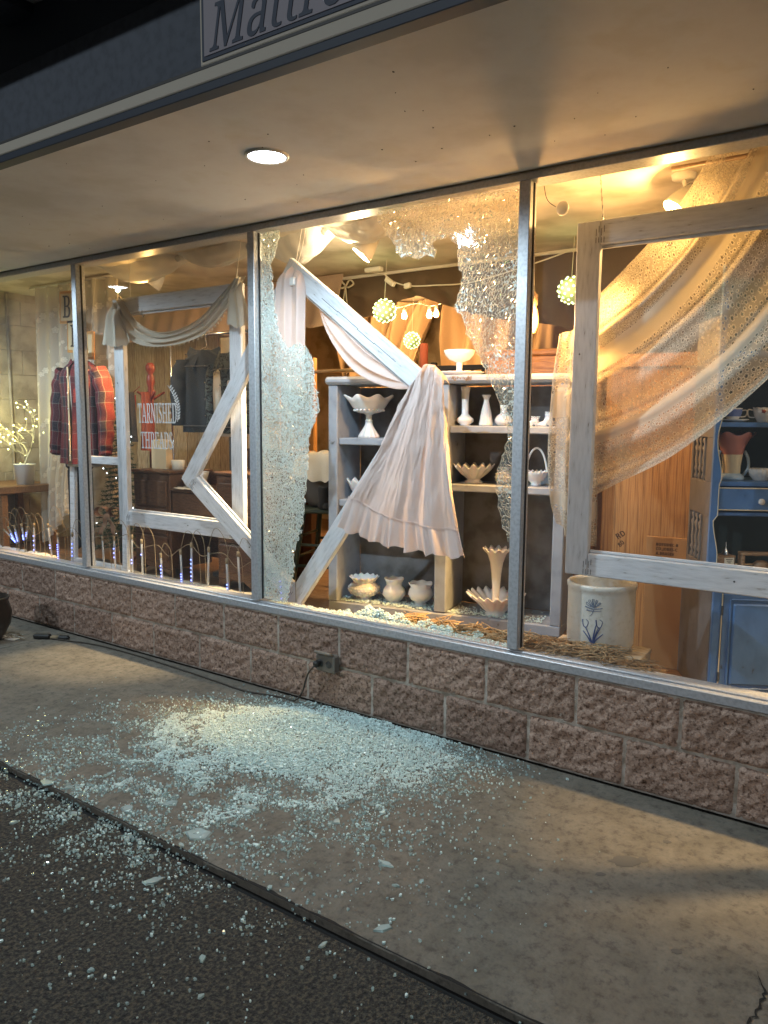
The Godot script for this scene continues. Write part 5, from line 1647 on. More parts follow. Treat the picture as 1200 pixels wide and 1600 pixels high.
func build_shirt() -> void:
	var t := thing("dress_form", "headless cream dress form wearing the plaid shirt", "dress form", Vector3(-4.97, FLOOR_Y, -0.42), 0.15)
	obj("neck", lathe([[0.05, 1.44], [0.048, 1.5], [0.052, 1.55], [0.0, 1.56]], 24), M.cloth_cream, t)
	obj("torso", lathe([[0.0, 0.72], [0.15, 0.72], [0.15, 0.9], [0.13, 1.05], [0.155, 1.22], [0.16, 1.35], [0.10, 1.42], [0.05, 1.46]], 32, 0, 0.62), M.cloth_cream, t)
	obj("pole", tube([Vector3(0, 0.04, 0), Vector3(0, 0.74, 0)], 0.014), M.dark_grey, t)
	obj("base", lathe([[0.0, 0.0], [0.15, 0.0], [0.15, 0.015], [0.03, 0.04], [0.0, 0.045]], 32), M.dark_grey, t)
	var s := thing("plaid_shirt", "red and navy plaid flannel shirt on a dress form", "shirt", Vector3(-4.97, FLOOR_Y, -0.42), 0.15)
	s.scale = Vector3(0.9, 1, 0.95)
	var body := func(part: int) -> ArrayMesh:
		var rows := []
		var ys := [0.74, 0.88, 1.05, 1.22, 1.35, 1.42, 1.47]
		var rx := [0.215, 0.205, 0.19, 0.195, 0.205, 0.15, 0.07]
		var a0 := 0.10
		for j in ys.size():
			var row := []
			for i in 13:
				var ph: float = PI / 2 - a0 - (TAU - 2 * a0) * i / 12.0
				row.append(Vector3(cos(ph) * rx[j], ys[j], sin(ph) * rx[j] * (0.62 if j < 5 else 0.7)))
			rows.append(row)
		return drape(rows, 90, 36, func(u, v): return Vector3(sin(u * 50.0) * 0.005 * (1.0 - v), 0.0, cos(u * 37.0 + v * 4.0) * 0.006 * (1.1 - v)), Vector2(9.0, 5.5))
	obj("body", body.call(0), M.plaid, s)
	for sg in [-1, 1]:
		var rows := []
		var cx := [[0.17, 1.40, 0.0, 0.072], [0.235, 1.28, 0.0, 0.07], [0.262, 1.05, 0.01, 0.062], [0.268, 0.86, 0.03, 0.054], [0.27, 0.80, 0.035, 0.045]]
		for e in cx:
			var row := []
			for i in 9:
				var ph := TAU * i / 8.0
				row.append(Vector3(sg * e[0] + cos(ph) * e[3], e[1] + 0.03 * sg * cos(ph) * (1.0 if e[1] > 1.3 else 0.2), e[2] + sin(ph) * e[3]))
			rows.append(row)
		obj("sleeve", drape(rows, 40, 36, func(u, v): return Vector3(0.004 * sin(v * 44.0 + u * 6.0), 0, 0.004 * sin(v * 37.0)), Vector2(3.0, 4.6)), M.plaid, s)
	for sg in [-1, 1]:
		obj("collar", prism([Vector2(0, 0), Vector2(sg * 0.075, 0.035), Vector2(sg * 0.085, 0.0), Vector2(sg * 0.035, -0.06)], 0.006), M.plaid, s, Vector3(sg * 0.012, 1.455, 0.075), Vector3(-0.5, sg * 0.4, 0))
	obj("placket", box(Vector3(0.016, 0.66, 0.003), 0.001), M.plate_face, s, Vector3(0.0, 1.09, 0.132), Vector3(-0.012, 0, 0))
	for k in 6:
		obj("button", lathe([[0.0, 0.003], [0.005, 0.003], [0.006, 0.0]], 12), M.white_plastic, s, Vector3(0.0, 0.80 + k * 0.11, 0.136), Vector3(PI / 2, 0, 0))
	obj("pocket", box(Vector3(0.09, 0.10, 0.006), 0.002), M.plaid, s, Vector3(0.095, 1.22, 0.112), Vector3(-0.1, 0.35, 0))
	var p := thing("dark_trousers", "dark trousers hanging below the plaid shirt", "trousers", Vector3(-5.10, FLOOR_Y, -0.46), 0.15)
	obj("leg", box(Vector3(0.11, 0.62, 0.07), 0.03), M.black_cloth, p, Vector3(-0.06, 0.40, 0))
	obj("leg", box(Vector3(0.11, 0.62, 0.07), 0.03), M.black_cloth, p, Vector3(0.07, 0.40, 0))
	obj("waist", box(Vector3(0.25, 0.16, 0.09), 0.03), M.black_cloth, p, Vector3(0.005, 0.76, 0))
	# letter plates on the curtain
	var letters := [["B", -5.245, 2.235, 0.205, 0.235], ["E", -5.165, 2.02, 0.20, 0.235], ["", -4.985, 1.945, 0.09, 0.2]]
	for q in letters:
		var l := thing("letter_plate", "orange edged wooden plate with a painted letter %s" % q[0] if q[0] else "narrow orange wooden plate beside the mullion above the shirt", "plaque", Vector3(q[1], q[2], -0.515), 0.0, "hanging letter plaques")
		l.rotation.z = -0.05
		obj("edge", box(Vector3(q[3], q[4], 0.012), 0.003), M.plate_orange, l)
		obj("face", box(Vector3(q[3] - 0.04, q[4] - 0.04, 0.004), 0.001), M.plate_face, l, Vector3(0, 0, 0.0075))
		obj("hanger", tube([Vector3(0, q[4] / 2.0, 0), Vector3(0.02, 2.42 - q[2], -0.03)], 0.0012, 4), M.string_white, l)
		if q[0]:
			var tm := lettering(q[0], 0.15, 0.003)
			obj("letter", xf(tm, Transform3D(Basis.from_scale(Vector3(0.8, 1.05, 1)), Vector3(0, 0, 0.011))), M.ink, l)


func build_branch_tree() -> void:
	var tb := thing("display_table", "brown wooden table at the far end of the window", "table", Vector3(-5.98, FLOOR_Y, -0.42))
	obj("top", box(Vector3(0.58, 0.06, 0.5), 0.008), M.wood_table, tb, Vector3(0.0, 0.512, 0))
	for sx in [-1, 1]:
		for sz in [-1, 1]:
			obj("leg", box(Vector3(0.05, 0.48, 0.05), 0.004), M.wood_table, tb, Vector3(sx * 0.24, 0.241, sz * 0.2))
	obj("apron", box(Vector3(0.43, 0.08, 0.02), 0.003), M.wood_table, tb, Vector3(0, 0.44, 0.2))
	var top := FLOOR_Y + 0.5425
	var t := thing("lighted_branch_tree", "bare branch tree with warm fairy lights in a white bucket", "lighted branches", Vector3(-5.80, top, -0.44))
	obj("bucket", lathe([[0.0, 0.0], [0.062, 0.0], [0.078, 0.15], [0.083, 0.156], [0.08, 0.16], [0.074, 0.152], [0.058, 0.01], [0.0, 0.008]], 32), M.tin_white, t)
	var r := RandomNumberGenerator.new()
	r.seed = 19
	var wood := begin(true)
	var tips := []
	var grow := [[Vector3(0, 0.1, 0), Vector3(-0.12, 1, 0.05).normalized(), 0.26, 0.009, 0]]
	while grow:
		var e: Array = grow.pop_back()
		var dir: Vector3 = e[1]
		var pts := [e[0]]
		for k in 4:
			dir = (dir + Vector3(r.randfn(0, 0.22), r.randfn(0.02, 0.18), r.randfn(0, 0.16))).normalized()
			pts.append(pts[-1] + dir * e[2] / 4.0)
		add_tube(wood, pts, e[3], 5, e[3] * 0.6)
		tips.append(pts[-1])
		if e[4] < 3:
			for k in (5 if e[4] == 0 else 3):
				var s := Vector3(r.randf_range(-1.1, 0.75), r.randf_range(-0.35, 1.0), r.randf_range(-0.35, 0.5)).normalized()
				grow.append([pts[2 + k % 3], (dir * 0.4 + s).normalized(), e[2] * r.randf_range(0.6, 0.85), e[3] * 0.62, e[4] + 1])
	obj("branches", done(wood), M.branch_white, t)
	r.seed = 23
	for i in 34:
		obj("fairy_light", ball(0.0065, 8), M.fairy_warm, t, tips[(i * 7 + 3) % tips.size()])
	omni(t, Vector3(-0.1, 0.5, 0.12), Color(1.0, 0.95, 0.6), 0.2, 0.05)


func build_small_frame() -> void:
	var t := thing("small_frame", "small plain white frame standing on the floor behind the mullion", "frame", Vector3(-4.72, FLOOR_Y + 0.002, -0.34))
	t.rotation.x = -0.03
	var w := 0.66
	var h := 0.80
	for s in [-1, 1]:
		obj("stile", box(Vector3(0.055, h, 0.03), 0.004), M.white_wood, t, Vector3(s * (w - 0.055) / 2.0, h / 2.0, 0))
	for y in [0.0275, h - 0.0275]:
		obj("rail", box(Vector3(w - 0.112, 0.055, 0.029), 0.004), M.white_wood, t, Vector3(0, y, 0))


func build_vanity() -> void:
	var t := thing("vanity_desk", "dark brown wooden kneehole vanity behind the frames", "vanity", Vector3(-3.87, FLOOR_Y, -0.62))
	for s in [[-0.385, 0.38, 0.70], [0.42, 0.34, 0.72]]:
		var p := obj("pedestal", box(Vector3(s[1], s[2] - 0.06, 0.36), 0.006), M.wood_dark, t, Vector3(s[0], (s[2] - 0.06) / 2.0 + 0.06, 0))
		for k in 3:
			var hh: float = (s[2] - 0.14) / 3.0
			var d := obj("drawer", box(Vector3(s[1] - 0.05, hh - 0.016, 0.018), 0.006), M.wood_dark, p, Vector3(0, -(s[2] - 0.06) / 2.0 + 0.04 + hh * (k + 0.5), 0.186))
			d.set_meta("label", "drawer front")
		for sx in [-1, 1]:
			obj("bracket_foot", prism([Vector2(-0.06 * sx, 0.06), Vector2(0.05 * sx, 0.06), Vector2(0.05 * sx, 0.0), Vector2(0.02 * sx, 0.0), Vector2(0.0, 0.028), Vector2(-0.03 * sx, 0.042)], 0.03), M.wood_dark, t, Vector3(s[0] + sx * (s[1] / 2.0 - 0.055), 0.0005, 0.178))
		obj("pedestal_top", box(Vector3(s[1] + 0.02, 0.02, 0.39), 0.006), M.wood_dark, t, Vector3(s[0], s[2] + 0.0105, 0))
	obj("centre_top", box(Vector3(0.435, 0.022, 0.36), 0.005), M.wood_dark, t, Vector3(0.0275, 0.60, 0.0))
	obj("centre_drawer", box(Vector3(0.425, 0.14, 0.02), 0.005), M.wood_dark, t, Vector3(0.0275, 0.515, 0.165))
	obj("back_panel", box(Vector3(1.1, 0.6, 0.012), 0.002), M.wood_dark, t, Vector3(0.02, 0.40, -0.172))
	# things set on it
	var grp := "keepsakes on the vanity"
	var yT := FLOOR_Y + 0.721
	var b := thing("paper_bag", "cream paper bag with zigzag top standing on the vanity", "paper bag", Vector3(-4.335, yT, -0.60), 0.1, grp)
	var poly := [Vector2(-0.07, 0.0), Vector2(0.07, 0.0), Vector2(0.068, 0.18)]
	for i in 11: poly.append(Vector2(0.062 - i * 0.0124, 0.19 + (0.012 if i % 2 else 0.0)))
	poly.append(Vector2(-0.068, 0.18))
	obj("bag", prism(poly, 0.06, 0.03), M.kraft, b)
	b = thing("candle", "short cream candle glowing on the vanity beside the bag", "candle", Vector3(-4.17, yT - 0.0, -0.60), 0.0, grp)
	obj("wax", lathe([[0.0, 0.0], [0.04, 0.0], [0.046, 0.06], [0.04, 0.064], [0.0, 0.058]], 24), M.paper, b)
	var yC := FLOOR_Y + 0.6115
	b = thing("lace_doily", "white crocheted doily draped on the vanity", "doily", Vector3(-3.93, yC, -0.52), 0.2, grp)
	obj("cloth", lathe([[0.0, 0.002], [0.06, 0.003, 0.02, 0.001], [0.10, 0.004, 0.06, 0.002], [0.115, 0.003, 0.12, 0.003]], 80, 14), M.cloth_cream, b)
	b = thing("teacup", "white floral teacup on the doily", "teacup", Vector3(-3.96, yC + 0.0065, -0.52), 0.3, grp)
	obj("cup", lathe([[0.0, 0.0], [0.024, 0.0], [0.026, 0.006], [0.04, 0.03], [0.05, 0.075], [0.046, 0.075], [0.034, 0.03], [0.0, 0.012]], 40), M.china, b)
	obj("handle", tube(curve([Vector3(0.045, 0.062, 0), Vector3(0.075, 0.06, 0), Vector3(0.07, 0.03, 0), Vector3(0.04, 0.026, 0)], 14), 0.004, 8), M.china, b)
	b = thing("planter_dish", "white oblong china planter on the vanity", "planter", Vector3(-4.02, yC, -0.66), 0.0, grp)
	obj("dish", lathe([[0.0, 0.0], [0.05, 0.0], [0.06, 0.06], [0.075, 0.10], [0.07, 0.10], [0.05, 0.05], [0.0, 0.02]], 40, 0, 0.7), M.china, b)
	# leather cases behind
	b = thing("suitcase", "dark brown leather suitcase standing behind the vanity", "suitcase", Vector3(-3.62, FLOOR_Y, -0.98), 0.2)
	obj("shell", box(Vector3(0.62, 0.86, 0.2), 0.04), M.leather, b, Vector3(0, 0.4305, 0))
	for s in [-1, 1]:
		obj("strap", box(Vector3(0.04, 0.868, 0.208), 0.012), M.wood_dark, b, Vector3(s * 0.17, 0.4345, 0))
	b = thing("hat_box", "white hat box on the brown suitcase", "hat box", Vector3(-3.72, FLOOR_Y + 0.869, -0.98), 0.0)
	obj("drum", lathe([[0.0, 0.0], [0.09, 0.0], [0.09, 0.09], [0.095, 0.09], [0.095, 0.12], [0.0, 0.122]], 32), M.paper, b)


func jacket(t: Node3D, m: Material, w: float, h: float, collar: bool) -> void:
	var rows := []
	var prof := [[1.0, 0.0], [0.98, 0.3], [0.96, 0.6], [1.0, 0.82], [0.75, 0.93], [0.34, 1.0]]
	for e in prof:
		var row := []
		for i in 9:
			var ph := PI - PI * i / 8.0
			row.append(Vector3(cos(ph) * w / 2.0 * e[0], e[1] * h, sin(ph) * 0.08 - 0.02))
		rows.append(row)
	obj("front", drape(rows, 50, 30, func(u, v): return Vector3(0, 0, 0.012 * sin(u * 24.0 + v * 3.0) * (1.2 - v)), Vector2(2, 2)), m, t)
	for s in [-1, 1]:
		var r2 := []
		for e in [[0.42, 0.88, 0.07], [0.54, 0.66, 0.065], [0.58, 0.36, 0.058], [0.58, 0.08, 0.05]]:
			var row := []
			for i in 9:
				var ph := TAU * i / 8.0
				row.append(Vector3(s * e[0] * w + cos(ph) * e[2], e[1] * h, sin(ph) * e[2] - 0.01))
			r2.append(row)
		obj("sleeve", drape(r2, 24, 24, func(u, v): return Vector3(0.005 * sin(v * 31.0), 0, 0.004 * sin(v * 27.0 + u * 5.0)), Vector2(1, 2)), m, t)
		if collar:
			obj("lapel", prism([Vector2(0, 0), Vector2(s * 0.10, 0.045), Vector2(s * 0.115, -0.01), Vector2(s * 0.045, -0.13)], 0.008), m, t, Vector3(s * 0.02, h * 0.97, 0.055), Vector3(-0.25, s * 0.35, 0))
	var st := begin(true)
	for y in [0.08, 0.80]:
		var line := []
		for i in 17:
			var ph := PI - PI * i / 16.0
			line.append(Vector3(cos(ph) * w / 2.0 * 0.99, h * y, sin(ph) * 0.094 - 0.012))
		add_tube(st, line, 0.003, 4)
	obj("stitching", done(st), M.cloth_grey, t)
	for k in 4: obj("button", ball(0.008, 8), M.steel, t, Vector3(0.02, h * (0.2 + 0.2 * k), 0.075))


func build_clothes() -> void:
	var f := thing("dress_form", "cream dress form neck above the camouflage vest", "dress form", Vector3(-3.86, FLOOR_Y, -0.80), -0.1)
	obj("neck", lathe([[0.075, 1.42], [0.06, 1.48], [0.058, 1.58], [0.062, 1.60], [0.0, 1.61]], 24), M.cloth_cream, f)
	obj("pole", tube([Vector3(0, 0.02, 0), Vector3(0, 1.45, 0)], 0.014), M.dark_grey, f)
	obj("base", lathe([[0.0, 0.0], [0.14, 0.0], [0.14, 0.015], [0.03, 0.035], [0.0, 0.04]], 32), M.dark_grey, f)
	obj("torso", lathe([[0.0, 0.95], [0.15, 0.95], [0.16, 1.25], [0.15, 1.38], [0.075, 1.43]], 32, 0, 0.5), M.cloth_cream, f)
	var j := thing("camouflage_vest", "dark grey camouflage denim vest on a dress form", "vest", Vector3(-3.86, FLOOR_Y + 0.97, -0.79), -0.25, "jackets in the second window")
	jacket(j, M.camo, 0.40, 0.53, true)
	j = thing("denim_jacket", "dark denim jacket hanging beside the camouflage vest", "jacket", Vector3(-4.23, FLOOR_Y + 0.97, -0.92), 0.5, "jackets in the second window")
	jacket(j, M.denim, 0.36, 0.58, true)
	obj("hanger", tube(curve([Vector3(-0.15, 0.55, 0), Vector3(0, 0.60, 0), Vector3(0, 0.66, 0), Vector3(0.02, 0.70, 0)], 20), 0.003, 5), M.steel, j)
	# rail that carries hanger and jackets
	var rail := thing("clothes_rail", "steel clothes rail behind the jackets", "clothes rail", Vector3(-4.3, FLOOR_Y, -0.92))
	obj("bar", tube([Vector3(-0.3, 1.66, 0), Vector3(0.55, 1.66, 0)], 0.011, 8), M.steel, rail)
	for x in [-0.3, 0.55]: obj("post", tube([Vector3(x, 0.002, 0), Vector3(x, 1.66, 0)], 0.011, 8), M.steel, rail)
	# coat stand with scarves
	var c := thing("coat_stand", "red stained coat stand with ball finial", "coat stand", Vector3(-4.69, FLOOR_Y, -0.80))
	obj("post", lathe([[0.0, 0.0], [0.022, 0.0], [0.022, 1.1], [0.02, 1.2], [0.026, 1.26], [0.02, 1.29], [0.03, 1.33], [0.026, 1.37], [0.018, 1.39], [0.034, 1.42], [0.034, 1.445], [0.02, 1.47], [0.0, 1.472]], 24), M.wood_red, c)
	for k in 4:
		var a := k * PI / 2 + 0.4
		obj("peg", tube([Vector3(0, 1.2, 0), Vector3(cos(a) * 0.10, 1.26, sin(a) * 0.10)], 0.012, 8, 0.008), M.wood_red, c)
		obj("foot", tube([Vector3(0, 0.1, 0), Vector3(cos(a) * 0.2, 0.015, sin(a) * 0.2)], 0.014, 8), M.wood_red, c)
	for q in [["grey", M.cloth_grey, -0.10, 0.36], ["orange", M.cloth_orange, 0.075, 0.42]]:
		var s := thing("hanging_scarf", "%s knitted scarf hanging on the coat stand" % q[0], "scarf", Vector3(-4.69 + q[2], FLOOR_Y + 1.255, -0.70), 0.0, "scarves on the coat stand")
		var rows := []
		for i in 4:
			var fv := i / 3.0
			rows.append([Vector3(-0.035 - 0.03 * fv, -q[3] * fv, 0.0), Vector3(0.0, -q[3] * fv, 0.03), Vector3(0.035 + 0.03 * fv, -q[3] * fv, 0.0)])
		obj("cloth", drape(rows, 24, 16, func(u, v): return Vector3(0, 0, 0.012 * sin(u * 19.0))), q[1], s)
	var r := thing("stocking", "long red knitted stocking hanging by the coat stand", "stocking", Vector3(-4.92, FLOOR_Y + 0.90, -0.78), 0.0)
	obj("sock", tube(curve([Vector3(0, 0.34, 0), Vector3(0, 0.12, 0), Vector3(-0.01, 0.04, 0), Vector3(-0.05, 0.0, 0.02)], 16), 0.05, 14, 0.035), M.cloth_red, r)
	obj("loop", tube([Vector3(0, 0.33, 0), Vector3(0.13, 0.40, 0.0)], 0.003, 5), M.cloth_red, r)
	# dark picture panel on the partition
	var pic := thing("framed_picture", "tall dark framed picture on the cream partition", "picture", Vector3(-5.02, 1.62, -1.58))
	obj("board", box(Vector3(0.16, 0.42, 0.02), 0.003), M.wood_dark, pic)
	# valance along the ceiling at the back of the second window
	var v := thing("ruffled_valance", "pinkish ruffled cloth valance under the ceiling of the second window", "valance")
	var rows := []
	for k in 4:
		var fv := k / 3.0
		var row := []
		for i in 7:
			var u := i / 6.0
			row.append(Vector3(lerpf(-6.1, -3.4, u), 2.44 - 0.36 * fv - 0.03 * sin(u * 19.0) * fv, -1.45 + 0.10 * fv))
		rows.append(row)
	obj("cloth", drape(rows, 150, 24, func(u, w): return Vector3(0, 0.012 * sin(u * 60.0) * w * w, 0.02 * sin(u * 90.0) * w), Vector2(6, 1)), M.pink_valance, v)


func build_tree() -> void:
	var t := thing("christmas_tree", "small dark green christmas tree with white fairy lights", "christmas tree", Vector3(-4.82, FLOOR_Y, -0.62))
	obj("trunk", lathe([[0.0, 0.0], [0.03, 0.0], [0.026, 0.5], [0.012, 1.1], [0.0, 1.28]], 12), M.bark, t)
	var r := RandomNumberGenerator.new()
	r.seed = 71
	var st := begin()
	var tips := []
	for k in 150:
		var f := k / 149.0
		var y := lerpf(0.12, 1.26, f)
		var L := lerpf(0.30, 0.03, pow(f, 0.85)) * r.randf_range(0.7, 1.1)
		var a := k * 2.399
		var d := Vector3(cos(a), -0.12, sin(a) * 0.75)
		var p0 := Vector3(0, y, 0)
		add_tube(st, [p0, p0 + d * L], 0.004, 4, 0.002)
		tips.append(p0 + d * L)
		for n in int(L * 420):
			var q := p0 + d * L * r.randf_range(0.12, 1.0)
			var nd := (d * 0.8 + Vector3(r.randfn(0, 0.6), r.randfn(0.15, 0.5), r.randfn(0, 0.6))).normalized() * r.randf_range(0.022, 0.045)
			var w := Vector3(r.randfn(0, 1), r.randfn(0, 1), r.randfn(0, 1)).normalized() * 0.0032
			tri(st, q - w, q + w, q + nd)
	obj("crown", done(st), M.pine, t)
	for i in 30:
		obj("fairy_light", ball(0.0045, 8), M.fairy_white, t, tips[(i * 5 + 2) % tips.size()] + Vector3(0, 0.006, 0.012))
	# burlap bow tied low on the tree
	var b := thing("burlap_bow", "brown burlap bow tied low on the christmas tree", "bow", Vector3(-4.68, FLOOR_Y + 0.40, -0.40), 0.3)
	for s in [-1, 1]:
		var rows := []
		for j in 2:
			var row := []
			for i in 7:
				var ph := TAU * i / 6.0
				row.append(Vector3(s * (0.055 - 0.055 * cos(ph)), 0.035 * sin(ph) + 0.01, (j - 0.5) * 0.05))
			rows.append(row)
		obj("loop", drape(rows, 24, 4), M.burlap_brown, b)
		rows = []
		for j in 4:
			rows.append([Vector3(s * 0.02 * j - 0.015, -0.05 * j, 0.02), Vector3(s * 0.02 * j + 0.025, -0.05 * j, 0.025)])
		obj("ribbon_end", drape(rows, 6, 12, func(u, v): return Vector3(0, 0, 0.01 * sin(v * 9.0))), M.burlap_brown, b)
	obj("knot", ball(0.018, 12), M.burlap_brown, b)


func build_meteor_lights() -> void:
	var T := [[-5.631, 0.574, -5.479, 0.501, 6], [-5.576, 0.594, -5.480, 0.492, 6], [-5.495, 0.610, -5.452, 0.504, 6], [-5.398, 0.628, -5.373, 0.526, 5], [-5.323, 0.616, -5.346, 0.538, 3], [-5.236, 0.647, -5.246, 0.435, 4], [-5.056, 0.658, -5.025, 0.445, 2], [-4.942, 0.600, -4.940, 0.422, 7], [-4.765, 0.621, -4.769, 0.451, 4], [-4.532, 0.586, -4.508, 0.406, 0], [-4.424, 0.627, -4.415, 0.417, 0], [-4.299, 0.639, -4.296, 0.461, 3], [-4.112, 0.665, -4.117, 0.436, 2], [-4.017, 0.646, -4.015, 0.424, 1], [-3.833, 0.576, -3.822, 0.407, 5], [-3.647, 0.616, -3.637, 0.408, 5], [-3.548, 0.669, -3.550, 0.435, 6], [-3.398, 0.658, -3.410, 0.446, 0], [-3.249, 0.606, -3.239, 0.393, 2], [-3.155, 0.657, -3.140, 0.392, 0], [-2.835, 0.62, -2.815, 0.42, 4]]
	var Z := -0.165
	var words_ := ["first", "second", "third", "fourth", "fifth", "sixth", "seventh", "eighth", "ninth", "tenth", "eleventh", "twelfth", "thirteenth", "fourteenth", "fifteenth", "sixteenth", "seventeenth", "eighteenth", "nineteenth", "twentieth", "last"]
	var r := RandomNumberGenerator.new()
	r.seed = 88
	for i in T.size():
		var q: Array = T[i]
		var a := Vector3(q[0], q[1], Z)
		var b := Vector3(q[2], q[3], Z)
		var lit: int = q[4]
		var t := thing("meteor_light", "%s meteor tube light along the sill counted from the far end, %s" % [words_[i], "glowing blue" if lit else "unlit"], "tube light", Vector3(b.x, b.y, Z), 0.0, "meteor tube lights on the sill")
		a -= t.position
		b -= t.position
		obj("tube", tube([a, b], 0.0068, 10), M.tube_clear, t)
		obj("cap", tube([a + (a - b).normalized() * 0.022, a + (b - a).normalized() * 0.008], 0.0085, 10, 0.009), M.wire_brown, t)
		var lo := 0.35 if i % 3 else 0.62
		for k in lit:
			obj("led", ball(0.0046, 8), M.led_blue, t, a.lerp(b, lo + k * (0.99 - lo) / maxf(lit, 4)) + Vector3(0, 0, 0.006))
		# stake down to the floor and wire arch above
		var st := begin(true)
		add_tube(st, [b + Vector3(0, 0.003, 0), Vector3(b.x + 0.002, minf(0.386 - t.position.y, -0.002), 0)], 0.002, 5)
		obj("stake", done(st), M.wire_brown, t)
		var n := r.randf_range(0.08, 0.17)
		obj("wire_arch", tube(curve([a + Vector3(0, 0.02, 0), a + Vector3(n * 0.25, 0.02 + n * 0.75, -0.01), a + Vector3(n * 0.6, n * 0.8, -0.02), a + Vector3(n * 0.95, n * 0.1, -0.02), a + Vector3(n * 1.05, -0.22, -0.02)], 24), 0.0017, 5), M.wire_brown, t)
	var line := []
	for i in 30: line.append(Vector3(lerpf(-5.75, -2.88, i / 29.0), 0.63 + 0.035 * sin(i * 2.1) + 0.02 * sin(i * 0.9), Z - 0.012))
	cord(line, 0.0019, M.wire_brown, "light_string_wire", "thin brown wire running between the meteor tube lights", "wire", "wires")
	# fibre snow and the cloth on the display floor
	var sn := begin(true)
	for i in 46:
		var p := Vector3(r.randf_range(-5.85, -5.02), 0.40, r.randf_range(-0.20, -0.14))
		var s := r.randf_range(0.028, 0.06)
		add_lathe(sn, [[0.0, -0.4 * s], [0.8 * s, -0.2 * s, 0.12, 0.08 * s], [s, 0.2 * s, 0.14, 0.1 * s], [0.7 * s, 0.7 * s, 0.16, 0.1 * s], [0.0, 0.95 * s]], 20, 5, 1.0, p, Basis(Vector3.UP, r.randf() * TAU))
	meta(obj("fibre_snow", done(sn), M.snow_fibre), "white fibre snow heaped at the far end of the sill", "artificial snow", "", "stuff")
	var rows := []
	for k in 5:
		var row := []
		for i in 8: row.append(Vector3(lerpf(-4.95, -2.92, i / 7.0), (0.389 if k < 3 else FLOOR_Y + 0.006), lerpf(-0.125, -0.42, [0.0, 0.12, 0.21, 0.24, 1.0][k])))
		rows.append(row)
	meta(obj("floor_cloth", drape(rows, 90, 24, func(u, v): return Vector3(0, 0.006 + 0.006 * sin(u * 37.0 + v * 5.0) * sin(v * 11.0 + u * 9.0), 0), Vector2(8, 1)), M.floor_cloth), "cream cloth spread on the display floor of the second window", "cloth")


# ---------------------------------------------------------------- ceiling things and the back of the shop
func track_head(x: float, label: String, face: StandardMaterial3D, col: Color, energy: float, dir: Vector3) -> void:
	var t := thing("track_light", label, "track light", Vector3(x, CEIL_Y, -0.54), 0.0, "ceiling spot lamps")
	obj("canopy", lathe([[0.0, -0.022], [0.045, -0.02], [0.05, 0.0]], 24), M.white_plastic, t)
	obj("stem", tube([Vector3(0, -0.02, 0), Vector3(0.015, -0.075, -0.005)], 0.009, 8), M.white_plastic, t)
	var head := obj("shade", lathe([[0.022, -0.065], [0.026, -0.07], [0.05, 0.0], [0.056, 0.03], [0.058, 0.05], [0.054, 0.05], [0.05, 0.03], [0.044, 0.0], [0.0, -0.055]], 28), M.white_plastic, t, Vector3(0.0, -0.105, 0.0))
	var y := (dir + Vector3(0, 0.04, 0.20)).normalized()
	var xx := y.cross(Vector3.UP).normalized()
	head.basis = Basis(xx, y, xx.cross(y))
	obj("lamp_face", lathe([[0.0, 0.036], [0.03, 0.034], [0.0495, 0.03]], 28), face, head)
	spot(t, Vector3(0, -0.105, 0) + y * 0.06, dir, col, energy, 0.045, 17.0, 1.0)
	omni(t, Vector3(0, -0.105, 0) + y * 0.07, col, energy * 0.028, 0.015)


const WARM := Color(1.0, 0.78, 0.46)


